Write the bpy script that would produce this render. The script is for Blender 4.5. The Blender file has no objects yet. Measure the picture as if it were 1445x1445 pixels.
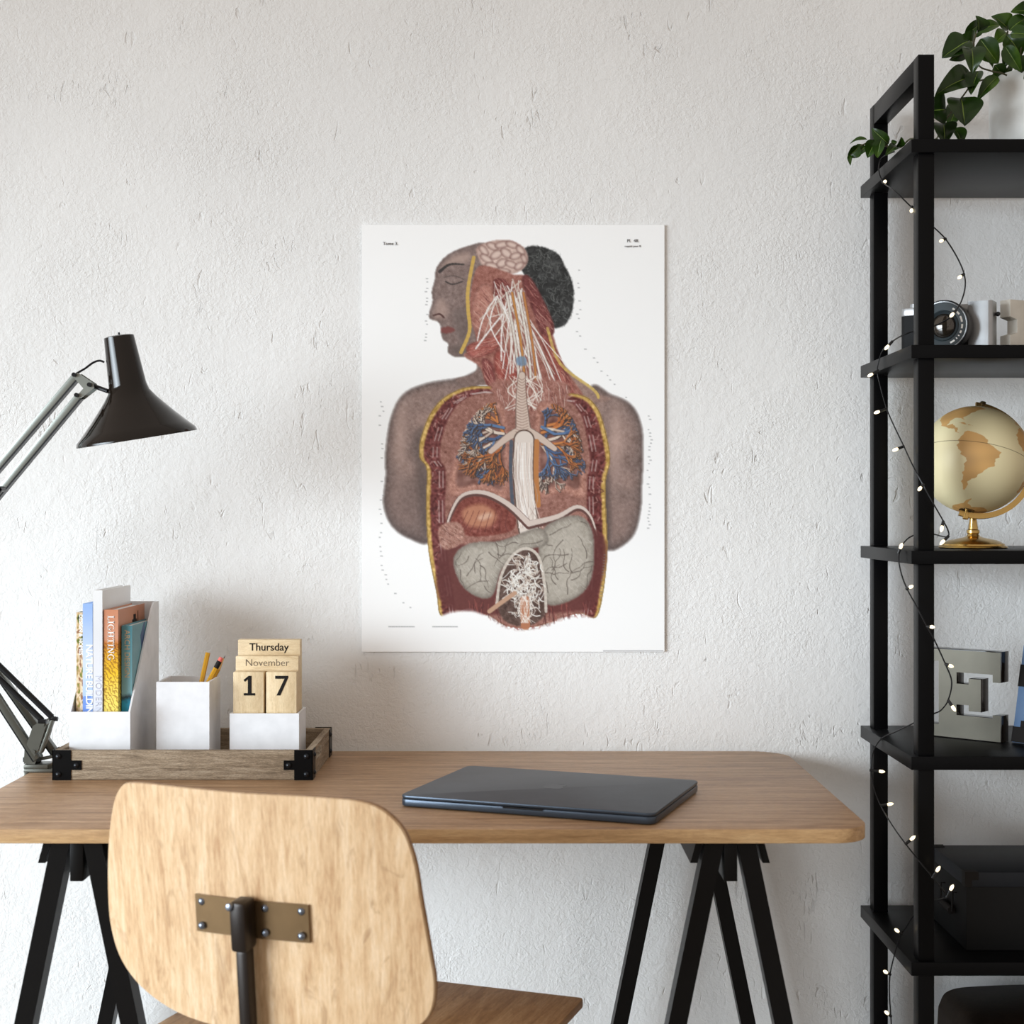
import bpy, bmesh, math, random
import numpy as np
from mathutils import Vector, Matrix

SC = bpy.context.scene
COL = SC.collection
R = math.radians

# ------------------------------------------------------------------ camera, world, light, exposure
F = 2082.0            # focal length in pixels of the 1445 px frame
CD = 2.47             # camera to back wall
CH = 1.147            # camera height
cam_d = bpy.data.cameras.new('camera')
cam = bpy.data.objects.new('camera', cam_d)
COL.objects.link(cam)
cam.location = (0, -CD, CH)
cam.rotation_euler = (R(90), 0, 0)
cam_d.sensor_width = 36.0
cam_d.lens = F / 1445.0 * 36.0
cam_d.clip_start = 0.05
cam_d.dof.use_dof = True
cam_d.dof.focus_distance = 2.36
cam_d.dof.aperture_fstop = 7.0
SC.camera = cam

SC.view_settings.view_transform = 'Standard'
SC.view_settings.look = 'None'
SC.view_settings.exposure = 0.10
SC.view_settings.gamma = 1.0
SC.view_settings.use_curve_mapping = False

w = bpy.data.worlds.new('world')
SC.world = w
w.use_nodes = True
w.node_tree.nodes['Background'].inputs[0].default_value = (1.0, 0.885, 0.79, 1)
w.node_tree.nodes['Background'].inputs[1].default_value = 0.56


def area(name, loc, aim, sx, sy, power, color, spread=180):
    l = bpy.data.lights.new(name, 'AREA')
    l.shape = 'RECTANGLE'
    l.size, l.size_y = sx, sy
    l.energy = power
    l.color = color
    l.spread = R(spread)
    o = bpy.data.objects.new(name, l)
    COL.objects.link(o)
    o.location = loc
    d = Vector(aim) - Vector(loc)
    o.rotation_euler = d.to_track_quat('-Z', 'Y').to_euler()
    return o


WX = -3.9             # left wall
area('window_light', (WX + 0.02, -2.45, 1.0), (-0.30, 0.0, 0.30), 3.6, 2.3, 51, (0.81, 0.915, 1.0), 54)

# ------------------------------------------------------------------ helpers


def W(px, py, d):
    """a point of the photograph at distance d from the camera plane, in world space"""
    return Vector(((px - 722.5) * d / F, d - CD, CH - (py - 722.5) * d / F))


def s2l(c):
    c = c / 255.0
    return c / 12.92 if c <= 0.04045 else ((c + 0.055) / 1.055) ** 2.4


def S(r, g, b):
    return (s2l(r), s2l(g), s2l(b), 1.0)


class MB:
    def __init__(self):
        self.v, self.f, self.mi = [], [], []

    def add(self, verts, faces, mi=0, M=None):
        n = len(self.v)
        for p in verts:
            p = Vector(p)
            self.v.append(M @ p if M is not None else p)
        for q in faces:
            self.f.append([i + n for i in q])
            self.mi.append(mi)
        return self

    def addbm(self, bm, mi=0, M=None):
        bm.verts.index_update()
        self.add([v.co.copy() for v in bm.verts], [[v.index for v in f.verts] for f in bm.faces], mi, M)
        bm.free()
        return self

    def box(self, lo, hi, bevel=0.0, mi=0, M=None, seg=2):
        lo, hi = Vector(lo), Vector(hi)
        bm = bmesh.new()
        bmesh.ops.create_cube(bm, size=1.0)
        c, s = (lo + hi) / 2, hi - lo
        for v in bm.verts:
            v.co = Vector((v.co.x * s.x, v.co.y * s.y, v.co.z * s.z)) + c
        if bevel > 0:
            bmesh.ops.bevel(bm, geom=bm.edges[:], offset=bevel, segments=seg, affect='EDGES', profile=0.5)
        return self.addbm(bm, mi, M)

    def bar(self, a, b, w, h, side=(0, 1, 0), bevel=0.0, mi=0):
        """a beam from a to b; w across, h along the side vector"""
        a, b = Vector(a), Vector(b)
        z = (b - a).normalized()
        y = Vector(side)
        y = (y - z * y.dot(z)).normalized()
        x = y.cross(z)
        M = Matrix(((x.x, y.x, z.x, a.x), (x.y, y.y, z.y, a.y), (x.z, y.z, z.z, a.z), (0, 0, 0, 1)))
        return self.box((-w / 2, -h / 2, 0), (w / 2, h / 2, (b - a).length), bevel, mi, M)

    def cyl(self, a, b, r0, r1=None, n=16, mi=0):
        r1 = r0 if r1 is None else r1
        a, b = Vector(a), Vector(b)
        return self.lathe([(0, 0), (r0, 0), (r1, (b - a).length), (0, (b - a).length)], frame(a, b - a), n, mi)

    def lathe(self, prof, M=None, n=32, mi=0):
        V, Fc, rows = [], [], []
        for r, z in prof:
            if r < 1e-7:
                rows.append([len(V)])
                V.append((0, 0, z))
            else:
                rows.append([len(V) + i for i in range(n)])
                V += [(r * math.cos(2 * math.pi * i / n), r * math.sin(2 * math.pi * i / n), z) for i in range(n)]
        for p, q in zip(rows, rows[1:]):
            if len(p) == 1 and len(q) == 1:
                continue
            for i in range(n):
                j = (i + 1) % n
                if len(p) == 1:
                    Fc.append((p[0], q[j], q[i]))
                elif len(q) == 1:
                    Fc.append((p[i], p[j], q[0]))
                else:
                    Fc.append((p[i], p[j], q[j], q[i]))
        return self.add(V, Fc, mi, M)

    def sphere(self, c, r, n=16, mi=0, sc=(1, 1, 1)):
        pr = [(r * math.sin(math.pi * i / n), -r * math.cos(math.pi * i / n)) for i in range(n + 1)]
        pr[0] = (0, -r)
        pr[-1] = (0, r)
        return self.lathe(pr, Matrix.Translation(Vector(c)) @ Matrix.Diagonal((*sc, 1)), max(8, n), mi)

    def tube(self, pts, r, n=8, mi=0, taper=None):
        pts = [Vector(p) for p in pts]
        V, Fc = [], []
        up = None
        for i, p in enumerate(pts):
            t = (pts[min(i + 1, len(pts) - 1)] - pts[max(i - 1, 0)]).normalized()
            if up is None:
                up = t.orthogonal().normalized()
            up = (up - t * up.dot(t)).normalized()
            s = t.cross(up)
            rr = r if taper is None else r + (taper - r) * i / (len(pts) - 1)
            V += [p + (up * math.cos(2 * math.pi * k / n) + s * math.sin(2 * math.pi * k / n)) * rr for k in range(n)]
        for i in range(len(pts) - 1):
            for k in range(n):
                j = (k + 1) % n
                Fc.append((i * n + k, i * n + j, (i + 1) * n + j, (i + 1) * n + k))
        Fc.append(tuple(range(n))[::-1])
        Fc.append(tuple((len(pts) - 1) * n + k for k in range(n)))
        return self.add(V, Fc, mi)

    def prism(self, poly, t, M=None, mi=0, side_mi=None, bevel=0.0):
        """polygon in local XY, from z=0 to z=t"""
        bm = bmesh.new()
        vs = [bm.verts.new((p[0], p[1], 0)) for p in poly]
        bm.faces.new(vs)
        r = bmesh.ops.extrude_face_region(bm, geom=bm.faces[:])
        top = [e for e in r['geom'] if isinstance(e, bmesh.types.BMVert)]
        for v in top:
            v.co.z += t
        bmesh.ops.recalc_face_normals(bm, faces=bm.faces[:])
        if bevel > 0:
            ed = [e for e in bm.edges if abs(e.verts[0].co.z - e.verts[1].co.z) < 1e-9]
            bmesh.ops.bevel(bm, geom=ed, offset=bevel, segments=2, affect='EDGES', profile=0.5)
        if side_mi is None:
            return self.addbm(bm, mi, M)
        bm.normal_update()
        bm.verts.index_update()
        n = len(self.v)
        for v in bm.verts:
            self.v.append(M @ v.co if M is not None else v.co.copy())
        for f in bm.faces:
            self.f.append([v.index + n for v in f.verts])
            self.mi.append(mi if abs(f.normal.z) > 0.7 else side_mi)
        bm.free()
        return self


def frame(o, z, y=None):
    """matrix with origin o and local z along the given direction"""
    z = Vector(z).normalized()
    if y is None:
        y = z.orthogonal()
    y = Vector(y)
    y = (y - z * y.dot(z)).normalized()
    x = y.cross(z)
    return Matrix(((x.x, y.x, z.x, o[0]), (x.y, y.y, z.y, o[1]), (x.z, y.z, z.z, o[2]), (0, 0, 0, 1)))


def axes(o, x, y):
    """matrix with local X and Y along the given world directions"""
    x, y = Vector(x).normalized(), Vector(y).normalized()
    z = x.cross(y)
    return Matrix(((x.x, y.x, z.x, o[0]), (x.y, y.y, z.y, o[1]), (x.z, y.z, z.z, o[2]), (0, 0, 0, 1)))


def rrect(x0, y0, x1, y1, r, n=8):
    if not isinstance(r, (list, tuple)):
        r = [r] * 4
    out = []
    for (cx, cy, a0, rr) in ((x1 - r[0], y0 + r[0], -90, r[0]), (x1 - r[1], y1 - r[1], 0, r[1]),
                             (x0 + r[2], y1 - r[2], 90, r[2]), (x0 + r[3], y0 + r[3], 180, r[3])):
        if rr < 1e-6:
            out.append((cx, cy))
            continue
        for k in range(n + 1):
            a = R(a0 + 90 * k / n)
            out.append((cx + rr * math.cos(a), cy + rr * math.sin(a)))
    return out


def smooth(pts, k=6, closed=False):
    P = [np.array(p, float) for p in pts]
    n = len(P)
    out = []
    rng = range(n) if closed else range(n - 1)
    for i in rng:
        p0 = P[(i - 1) % n] if closed or i > 0 else P[0]
        p1, p2 = P[i], P[(i + 1) % n]
        p3 = P[(i + 2) % n] if closed or i + 2 < n else P[-1]
        for j in range(k):
            t = j / k
            out.append(0.5 * (2 * p1 + (p2 - p0) * t + (2 * p0 - 5 * p1 + 4 * p2 - p3) * t * t + (3 * p1 - p0 - 3 * p2 + p3) * t ** 3))
    if not closed:
        out.append(P[-1])
    return [tuple(p) for p in out]


WL = {}      # object name -> world location of its thing's root (or None where verts are already local)


def obj(name, mb, mats, parent=None, local=False, loc=None, sharp=35):
    me = bpy.data.meshes.new(name)
    off = Vector((0, 0, 0))
    if parent is not None:
        off = WL[parent.name]
    elif loc is not None:
        off = Vector(loc)
    if local:
        off = Vector((0, 0, 0))
    me.from_pydata([tuple(v - off) for v in mb.v], [], mb.f)
    if not isinstance(mats, (list, tuple)):
        mats = [mats]
    for m in mats:
        me.materials.append(m)
    me.polygons.foreach_set('material_index', mb.mi)
    me.polygons.foreach_set('use_smooth', [name not in ('lettering', 'spine_title', 'digit', 'day_name', 'month_name')] * len(mb.f))
    me.update()
    bm = bmesh.new()
    bm.from_mesh(me)
    bmesh.ops.recalc_face_normals(bm, faces=bm.faces[:])
    bm.to_mesh(me)
    bm.free()
    me.set_sharp_from_angle(angle=R(sharp))
    o = bpy.data.objects.new(name, me)
    COL.objects.link(o)
    if parent is not None:
        o.parent = parent
        WL[o.name] = WL[parent.name]
    else:
        o.location = off
        WL[o.name] = off
    return o


def tag(o, label, cat, group=None):
    o['label'] = label
    o['category'] = cat
    if group:
        o['group'] = group
    return o


def thing(name, loc, label, cat, group=None, rz=0.0, local=False):
    o = bpy.data.objects.new(name, None)
    o.empty_display_size = 0.05
    COL.objects.link(o)
    o.location = loc
    o.rotation_euler = (0, 0, rz)
    WL[o.name] = Vector((0, 0, 0)) if local else Vector(loc)
    return tag(o, label, cat, group)


def struct(name, mb, mats, parent=None):
    o = obj(name, mb, mats, parent)
    if parent is None:
        o['kind'] = 'structure'
    return o


def text(s, size, M, ext=0.0003, mb=None, mi=0, bold=0.0, align='CENTER', sx=1.0, space=1.0):
    """lettering in local XY of M, with cap height `size`"""
    cu = bpy.data.curves.new('lettering', 'FONT')
    cu.body = s
    cu.size = size / 0.70
    cu.align_x = align
    cu.align_y = 'CENTER'
    cu.extrude = ext
    cu.offset = bold
    cu.space_character = space
    cu.resolution_u = 4
    o = bpy.data.objects.new('lettering', cu)
    COL.objects.link(o)
    dg = bpy.context.evaluated_depsgraph_get()
    me = bpy.data.meshes.new_from_object(o.evaluated_get(dg))
    mb = mb or MB()
    mb.add([(v.co.x * sx, v.co.y, v.co.z) for v in me.vertices], [list(p.vertices) for p in me.polygons], mi, M)
    bpy.data.objects.remove(o)
    bpy.data.curves.remove(cu)
    bpy.data.meshes.remove(me)
    return mb


# ------------------------------------------------------------------ materials


class NT:
    def __init__(self, name):
        self.m = bpy.data.materials.new(name)
        self.m.use_nodes = True
        self.t = self.m.node_tree
        self.b = self.t.nodes['Principled BSDF']

    def n(self, typ, **kw):
        nd = self.t.nodes.new(typ)
        for k, v in kw.items():
            if hasattr(nd, k) and k not in nd.inputs:
                setattr(nd, k, v)
            else:
                nd.inputs[k].default_value = v
        return nd

    def l(self, a, b):
        self.t.links.new(a, b)

    def coords(self, scale=(1, 1, 1), kind='Object', rot=(0, 0, 0)):
        tc = self.n('ShaderNodeTexCoord')
        mp = self.n('ShaderNodeMapping')
        mp.inputs['Scale'].default_value = scale
        mp.inputs['Rotation'].default_value = rot
        self.l(tc.outputs[kind], mp.inputs['Vector'])
        return mp.outputs['Vector']

    def noise(self, vec, scale, detail=4, rough=0.55, dist=0.0):
        nd = self.n('ShaderNodeTexNoise')
        nd.inputs['Scale'].default_value = scale
        nd.inputs['Detail'].default_value = detail
        nd.inputs['Roughness'].default_value = rough
        nd.inputs['Distortion'].default_value = dist
        self.l(vec, nd.inputs['Vector'])
        return nd.outputs['Fac']

    def ramp(self, fac, stops):
        nd = self.n('ShaderNodeValToRGB')
        e = nd.color_ramp.elements
        while len(e) < len(stops):
            e.new(0.5)
        for el, (p, c) in zip(e, stops):
            el.position = p
            el.color = c if len(c) == 4 else (*c, 1)
        self.l(fac, nd.inputs['Fac'])
        return nd.outputs['Color']

    def mix(self, fac, a, b, mode='MIX'):
        nd = self.n('ShaderNodeMix', data_type='RGBA', blend_type=mode)
        for s, v in ((nd.inputs[0], fac), (nd.inputs[6], a), (nd.inputs[7], b)):
            if isinstance(v, bpy.types.NodeSocket):
                self.l(v, s)
            else:
                s.default_value = v
        return nd.outputs[2]

    def math(self, op, a, b=0.0, clamp=False):
        nd = self.n('ShaderNodeMath', operation=op)
        nd.use_clamp = clamp
        for s, v in ((nd.inputs[0], a), (nd.inputs[1], b)):
            if isinstance(v, bpy.types.NodeSocket):
                self.l(v, s)
            else:
                s.default_value = v
        return nd.outputs[0]

    def bump(self, h, strength, dist=0.001):
        nd = self.n('ShaderNodeBump')
        nd.inputs['Strength'].default_value = strength
        nd.inputs['Distance'].default_value = dist
        self.l(h, nd.inputs['Height'])
        self.l(nd.outputs['Normal'], self.b.inputs['Normal'])


def mat(name, col, rough=0.5, metal=0.0, emit=None, estr=0.0, spec=None, grain=0.0, coat=0.0):
    """plain finish with a faint procedural variation"""
    t = NT(name)
    col = col if len(col) == 4 else (*col, 1)
    v = t.coords((1, 1, 1))
    f = t.noise(v, 35, 3)
    k = 0.06
    c = t.ramp(f, [(0.3, tuple(max(0, x * (1 - k)) for x in col[:3])), (0.7, tuple(min(1, x * (1 + k)) for x in col[:3]))])
    t.l(c, t.b.inputs['Base Color'])
    t.b.inputs['Roughness'].default_value = rough
    t.b.inputs['Metallic'].default_value = metal
    if spec is not None:
        t.b.inputs['Specular IOR Level'].default_value = spec
    if coat:
        t.b.inputs['Coat Weight'].default_value = coat
        t.b.inputs['Coat Roughness'].default_value = 0.05
    if emit:
        t.b.inputs['Emission Color'].default_value = emit
        t.b.inputs['Emission Strength'].default_value = estr
    if grain:
        t.bump(t.noise(v, 900, 2), grain, 0.0004)
    return t.m


def wood(name, dark, mid, light, stretch, scale=1.0, rough=0.45, fine=0.35, bump=0.15, knots=0.0, spec=0.4):
    """stretch: per-axis scale, small along the grain"""
    t = NT(name)
    v = t.coords(stretch)
    a = t.noise(v, 6 * scale, 5, 0.6, 0.9)
    b = t.noise(v, 34 * scale, 6, 0.65, 0.4)
    c = t.noise(v, 150 * scale, 3, 0.6, 0.1)
    f = t.math('ADD', t.math('MULTIPLY', a, 0.55), t.math('MULTIPLY', b, 0.45))
    col = t.ramp(f, [(0.32, dark), (0.5, mid), (0.66, light)])
    fi = t.ramp(c, [(0.35, (1 - fine, 1 - fine, 1 - fine)), (0.6, (1, 1, 1))])
    col = t.mix(1.0, col, fi, 'MULTIPLY')
    if knots:
        kv = t.coords(tuple(0.45 * x + 0.55 * max(stretch) * 0.28 for x in stretch))
        kn = t.noise(kv, 9 * scale, 3, 0.6, 1.6)
        kk = t.ramp(kn, [(0.56, (0, 0, 0)), (0.74, (1, 1, 1))])
        col = t.mix(t.math('MULTIPLY', kk, knots), col, tuple(x * 0.72 for x in dark[:3]) + (1,))
    t.l(col, t.b.inputs['Base Color'])
    t.b.inputs['Roughness'].default_value = rough
    t.b.inputs['Specular IOR Level'].default_value = spec
    t.bump(t.math('ADD', b, t.math('MULTIPLY', c, 0.6)), bump, 0.0012)
    return t.m


def plaster(name):
    t = NT(name)
    v = t.coords()
    big = t.noise(v, 2.2, 4, 0.55, 0.3)
    mid = t.noise(v, 48, 4, 0.6, 0.6)
    fine = t.noise(v, 165, 3, 0.6, 0.8)
    # patches in which the grain is coarser
    patch = t.ramp(t.noise(v, 5.5, 4, 0.65), [(0.40, (0.30, 0.30, 0.30)), (0.66, (1, 1, 1))])
    # short trowel nicks, mostly upright
    va = t.coords((1.0, 1.0, 0.38), 'Object', (0, R(14), 0))
    gate = t.ramp(t.noise(v, 7.5, 3, 0.6), [(0.50, (0, 0, 0)), (0.60, (1, 1, 1))])
    nick = t.math('MULTIPLY', t.ramp(t.noise(va, 62, 2, 0.5, 1.2), [(0.66, (0, 0, 0)), (0.73, (1, 1, 1))]), gate)
    vb = t.coords((1.0, 1.0, 0.22), 'Object', (0, R(-20), 0))
    gate2 = t.ramp(t.noise(v, 11, 2, 0.5), [(0.62, (0, 0, 0)), (0.66, (1, 1, 1))])
    crack = t.math('MULTIPLY', t.ramp(t.noise(vb, 70, 2, 0.5, 2.0), [(0.62, (0, 0, 0)), (0.66, (1, 1, 1))]), gate2)
    h = t.math('ADD', t.math('MULTIPLY', mid, 0.5), t.math('MULTIPLY', t.math('MULTIPLY', fine, patch), 0.9))
    h = t.math('ADD', h, t.math('MULTIPLY', big, 0.5))
    h = t.math('SUBTRACT', h, t.math('MULTIPLY', nick, 0.5))
    h = t.math('SUBTRACT', h, t.math('MULTIPLY', crack, 0.8))
    col = t.ramp(big, [(0.3, S(231, 230, 228)), (0.7, S(239, 238, 236))])
    col = t.mix(t.math('MULTIPLY', nick, 0.10), col, S(170, 166, 160))
    col = t.mix(t.math('MULTIPLY', crack, 0.15), col, S(160, 156, 150))
    t.l(col, t.b.inputs['Base Color'])
    t.b.inputs['Roughness'].default_value = 0.9
    t.b.inputs['Specular IOR Level'].default_value = 0.15
    t.bump(h, 0.60, 0.0044)
    return t.m


M = {}
M['plaster'] = plaster('rough_white_plaster')
M['floor'] = wood('floor_boards', S(150, 142, 130), S(184, 176, 166), S(204, 198, 190), (1, 8, 8), 0.8)
M['desk_top'] = wood('walnut_desk_top', S(126, 92, 63), S(184, 145, 108), S(216, 180, 142), (1.0, 15, 15), 0.9, 0.42, 0.34, 0.12)
M['desk_edge'] = wood('desk_edge_band', S(150, 114, 76), S(188, 150, 106), S(210, 174, 128), (1.0, 14, 14), 0.9, 0.42, 0.2, 0.1)
M['chair_wood'] = wood('pale_chair_plywood', S(176, 134, 94), S(212, 178, 138), S(230, 202, 168), (11, 11, 0.8), 0.75, 0.46, 0.12, 0.06, 0.6, 0.3)
M['seat_wood'] = wood('brown_seat_plywood', S(152, 112, 74), S(192, 150, 106), S(216, 178, 136), (12, 1.0, 12), 0.8, 0.42, 0.22, 0.08, 0.5)
M['ply_edge'] = wood('plywood_edge', S(120, 84, 48), S(158, 114, 70), S(180, 136, 90), (2, 2, 60), 1.0, 0.5)
M['tray_wood'] = wood('weathered_grey_brown_board', S(104, 86, 68), S(158, 138, 114), S(192, 174, 150), (1.4, 12, 16), 1.6, 0.8, 0.5, 0.3)
M['tray_wood_side'] = wood('weathered_board_along_depth', S(104, 86, 68), S(158, 138, 114), S(192, 174, 150), (12, 1.4, 16), 1.6, 0.8, 0.5, 0.3)
M['block_wood'] = wood('pale_block_wood', S(206, 178, 136), S(228, 204, 164), S(240, 220, 184), (9, 9, 1.6), 1.5, 0.55, 0.12, 0.06)
M['block_wood_h'] = wood('pale_slat_wood', S(206, 178, 136), S(228, 204, 164), S(240, 220, 184), (1.6, 9, 9), 1.5, 0.55, 0.12, 0.06)
M['black_steel'] = mat('black_powder_coated_steel', (0.0030, 0.0030, 0.0033), 0.36, 0.0, grain=0.05, spec=0.10)
M['trestle'] = mat('black_painted_trestle', (0.0055, 0.0048, 0.0045), 0.38, grain=0.06, spec=0.12)
M['black_gloss'] = mat('glossy_black_enamel', (0.010, 0.0065, 0.0045), 0.09, 0.0, spec=0.35)
M['arm_metal'] = mat('grey_green_lacquered_arm', (0.26, 0.275, 0.25), 0.32, 0.6)
M['dark_metal'] = mat('dark_lamp_metal', (0.012, 0.012, 0.013), 0.3, 0.3, spec=0.3)
M['arm_dark'] = mat('dark_olive_grey_arm', (0.115, 0.115, 0.098), 0.34, 0.6)
M['bronze_steel'] = mat('bronze_brown_chair_metal', (0.20, 0.125, 0.060), 0.34, 0.75)
M['bar_steel'] = mat('dark_brown_chair_bar', (0.016, 0.010, 0.007), 0.36, 0.4)
M['bolt'] = mat('steel_bolt', (0.20, 0.22, 0.26), 0.25, 0.9)
M['stud'] = mat('black_stud', (0.02, 0.022, 0.026), 0.28, 0.6)
M['white_box'] = mat('white_painted_card', S(232, 232, 234), 0.6)
M['pencil'] = mat('yellow_pencil_lacquer', S(206, 150, 30), 0.4)
M['pencil_tip'] = mat('bare_pencil_wood', S(214, 178, 124), 0.6)
M['graphite'] = mat('graphite', (0.03, 0.03, 0.03), 0.4)
M['eraser'] = mat('pink_eraser', S(228, 110, 100), 0.7)
M['laptop'] = mat('dark_blue_grey_aluminium', (0.085, 0.092, 0.104), 0.50, 0.45)
M['laptop_edge'] = mat('aluminium_edge_window_tint', (0.060, 0.078, 0.105), 0.30, 0.6)  # laptop metal with the window's bluish reflection painted into its base colour
M['laptop_mark'] = mat('darker_lid_mark', (0.068, 0.075, 0.086), 0.46, 0.45)
M['ink'] = mat('black_print', (0.012, 0.010, 0.009), 0.6, spec=0.15)
M['ink_thin'] = mat('brown_print', (0.13, 0.10, 0.07), 0.6)
M['paper'] = mat('white_pages', S(232, 230, 226), 0.8)
M['white_ink'] = mat('white_print', S(248, 246, 242), 0.6)
M['gold_ink'] = mat('tan_print', S(196, 176, 142), 0.5)
M['pale_ink'] = mat('pale_grey_print', S(196, 200, 214), 0.6)
M['pot'] = mat('white_ceramic_pot', S(224, 224, 220), 0.45)
M['soil'] = mat('potting_soil', (0.03, 0.02, 0.014), 0.95)
M['stem'] = mat('brown_green_stem', (0.06, 0.055, 0.018), 0.6)
M['vein'] = mat('pale_leaf_vein', S(112, 134, 48), 0.4)
M['brass'] = mat('brushed_brass', (0.60, 0.40, 0.14), 0.24, 1.0)
M['brass_dark'] = mat('dark_brass_fitting', (0.16, 0.11, 0.05), 0.35, 0.9)
M['silver'] = mat('satin_silver_metal', (0.42, 0.43, 0.44), 0.36, 0.85)
M['leather'] = mat('black_camera_leatherette', (0.010, 0.0105, 0.011), 0.6, grain=0.4, spec=0.15)
M['lens_black'] = mat('lens_barrel_black', (0.016, 0.017, 0.019), 0.35, 0.2)
M['lens_ring'] = mat('blue_grey_lens_face', (0.035, 0.048, 0.055), 0.45)
M['mirror_bronze'] = mat('bronze_letter_face', (0.070, 0.063, 0.048), 0.38, 0.7)
M['block_white'] = mat('ivory_block_paint', S(214, 208, 196), 0.4, 0.2)
M['box_card'] = mat('black_storage_card', (0.008, 0.0078, 0.0078), 0.55, grain=0.1, spec=0.15)
M['box_lid'] = mat('blue_black_lid_card', (0.008, 0.010, 0.014), 0.5, spec=0.3)
M['case'] = wood('dark_brown_hide', (0.010, 0.006, 0.004, 1), (0.018, 0.011, 0.007, 1), (0.03, 0.019, 0.012, 1), (6, 6, 6), 1, 0.55, spec=0.12)
M['wire'] = mat('black_flex', (0.008, 0.008, 0.009), 0.4, spec=0.3)
M['wire_clear'] = mat('black_bulb_socket', (0.008, 0.008, 0.008), 0.4)
M['bulb'] = mat('lit_warm_bulb', (1.0, 0.9, 0.7), 0.3, emit=(1.0, 0.80, 0.50, 1), estr=1.7)
M['bulb_white'] = mat('lamp_bulb_off', S(235, 235, 230), 0.3)
M['shade_in'] = mat('white_shade_lining', S(214, 214, 210), 0.5)
M['window_frame'] = mat('white_window_frame', S(235, 235, 233), 0.5)
M['wall_left'] = mat('white_wall_paint', S(222, 221, 219), 0.9)


def leaf_mat():
    t = NT('glossy_dark_green_leaf')
    v = t.coords()
    f = t.noise(v, 18, 3, 0.5)
    c = t.ramp(f, [(0.3, (0.008, 0.022, 0.003)), (0.55, (0.022, 0.055, 0.005)), (0.72, (0.060, 0.115, 0.010))])
    t.l(c, t.b.inputs['Base Color'])
    t.b.inputs['Roughness'].default_value = 0.28
    t.b.inputs['Specular IOR Level'].default_value = 0.3
    return t.m


M['leaf'] = leaf_mat()


def attr_mat(name, attr, rough=0.5, metal=0.0, coat=0.0):
    t = NT(name)
    a = t.n('ShaderNodeAttribute', attribute_name=attr)
    t.l(a.outputs['Color'], t.b.inputs['Base Color'])
    t.b.inputs['Roughness'].default_value = rough
    t.b.inputs['Metallic'].default_value = metal
    t.b.inputs['Coat Weight'].default_value = coat
    return t.m


def spine_mat(name, stops, axis, lo, hi, patt=None):
    """a printed book jacket: bands of colour up the height (object z from lo to hi), with a printed pattern"""
    t = NT(name)
    tc = t.n('ShaderNodeTexCoord')
    sp = t.n('ShaderNodeSeparateXYZ')
    t.l(tc.outputs['Object'], sp.inputs[0])
    f = t.math('DIVIDE', t.math('SUBTRACT', sp.outputs[axis], lo), hi - lo)
    nz = t.noise(tc.outputs['Object'], 60, 3)
    f = t.math('ADD', f, t.math('MULTIPLY', t.math('SUBTRACT', nz, 0.5), 0.10))
    c = t.ramp(f, stops)
    if patt == 'lattice':
        wv = t.n('ShaderNodeTexWave')
        wv.inputs['Scale'].default_value = 62
        wv.inputs['Distortion'].default_value = 9
        wv.inputs['Detail Scale'].default_value = 2.5
        mp = t.coords((1, 1, 1), 'Object', (0, R(35), 0))
        t.l(mp, wv.inputs['Vector'])
        g = t.math('LESS_THAN', f, 0.80)
        dk = t.ramp(wv.outputs['Fac'], [(0.30, S(150, 104, 8)), (0.5, S(255, 255, 255))])
        c = t.mix(t.math('MULTIPLY', g, 0.65), c, t.mix(1.0, c, dk, 'MULTIPLY'))
    elif patt == 'photo':
        nn = t.noise(t.coords((1, 1, 0.5)), 130, 2, 0.5)
        c = t.ramp(nn, [(0.34, S(44, 40, 24)), (0.42, S(112, 128, 40)), (0.48, S(196, 160, 112)), (0.56, S(240, 222, 190)), (0.66, S(150, 104, 70))])
    elif patt == 'glass':
        nn = t.noise(t.coords((1, 1, 0.6)), 80, 2, 0.4, 0.5)
        g = t.ramp(nn, [(0.42, S(255, 255, 255)), (0.55, S(150, 180, 235))])
        gg = t.math('LESS_THAN', f, 0.42)
        c = t.mix(t.math('MULTIPLY', gg, 0.8), c, t.mix(1.0, c, g, 'MULTIPLY'))
    t.l(c, t.b.inputs['Base Color'])
    t.b.inputs['Roughness'].default_value = 0.35
    return t.m


# ------------------------------------------------------------------ the room
struct('wall_back', MB().box((WX - 0.1, 0, 0), (2.6, 0.12, 2.9)), M['plaster'])
struct('floor', MB().box((WX - 0.1, -5.6, -0.1), (2.6, 0.12, 0)), M['floor'])
wy0, wy1, wz0, wz1 = -4.3, -0.6, 0.02, 2.30
lw = MB()
lw.box((WX - 0.12, -5.6, 0), (WX, wy0, 2.9)).box((WX - 0.12, wy1, 0), (WX, 0, 2.9))
lw.box((WX - 0.12, wy0, 0), (WX, wy1, wz0)).box((WX - 0.12, wy0, wz1), (WX, wy1, 2.9))
struct('wall_left', lw, M['wall_left'])
wf = MB()
for a, b in (((wy0, wz0), (wy1, wz0 + .05)), ((wy0, wz1 - .05), (wy1, wz1)), ((wy0, wz0), (wy0 + .05, wz1)), ((wy1 - .05, wz0), (wy1, wz1)), ((-2.48, wz0), (-2.42, wz1))):
    wf.box((WX - 0.09, a[0], a[1]), (WX - 0.03, b[0], b[1]), 0.003)
struct('window_1', wf, M['window_frame'])

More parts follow.
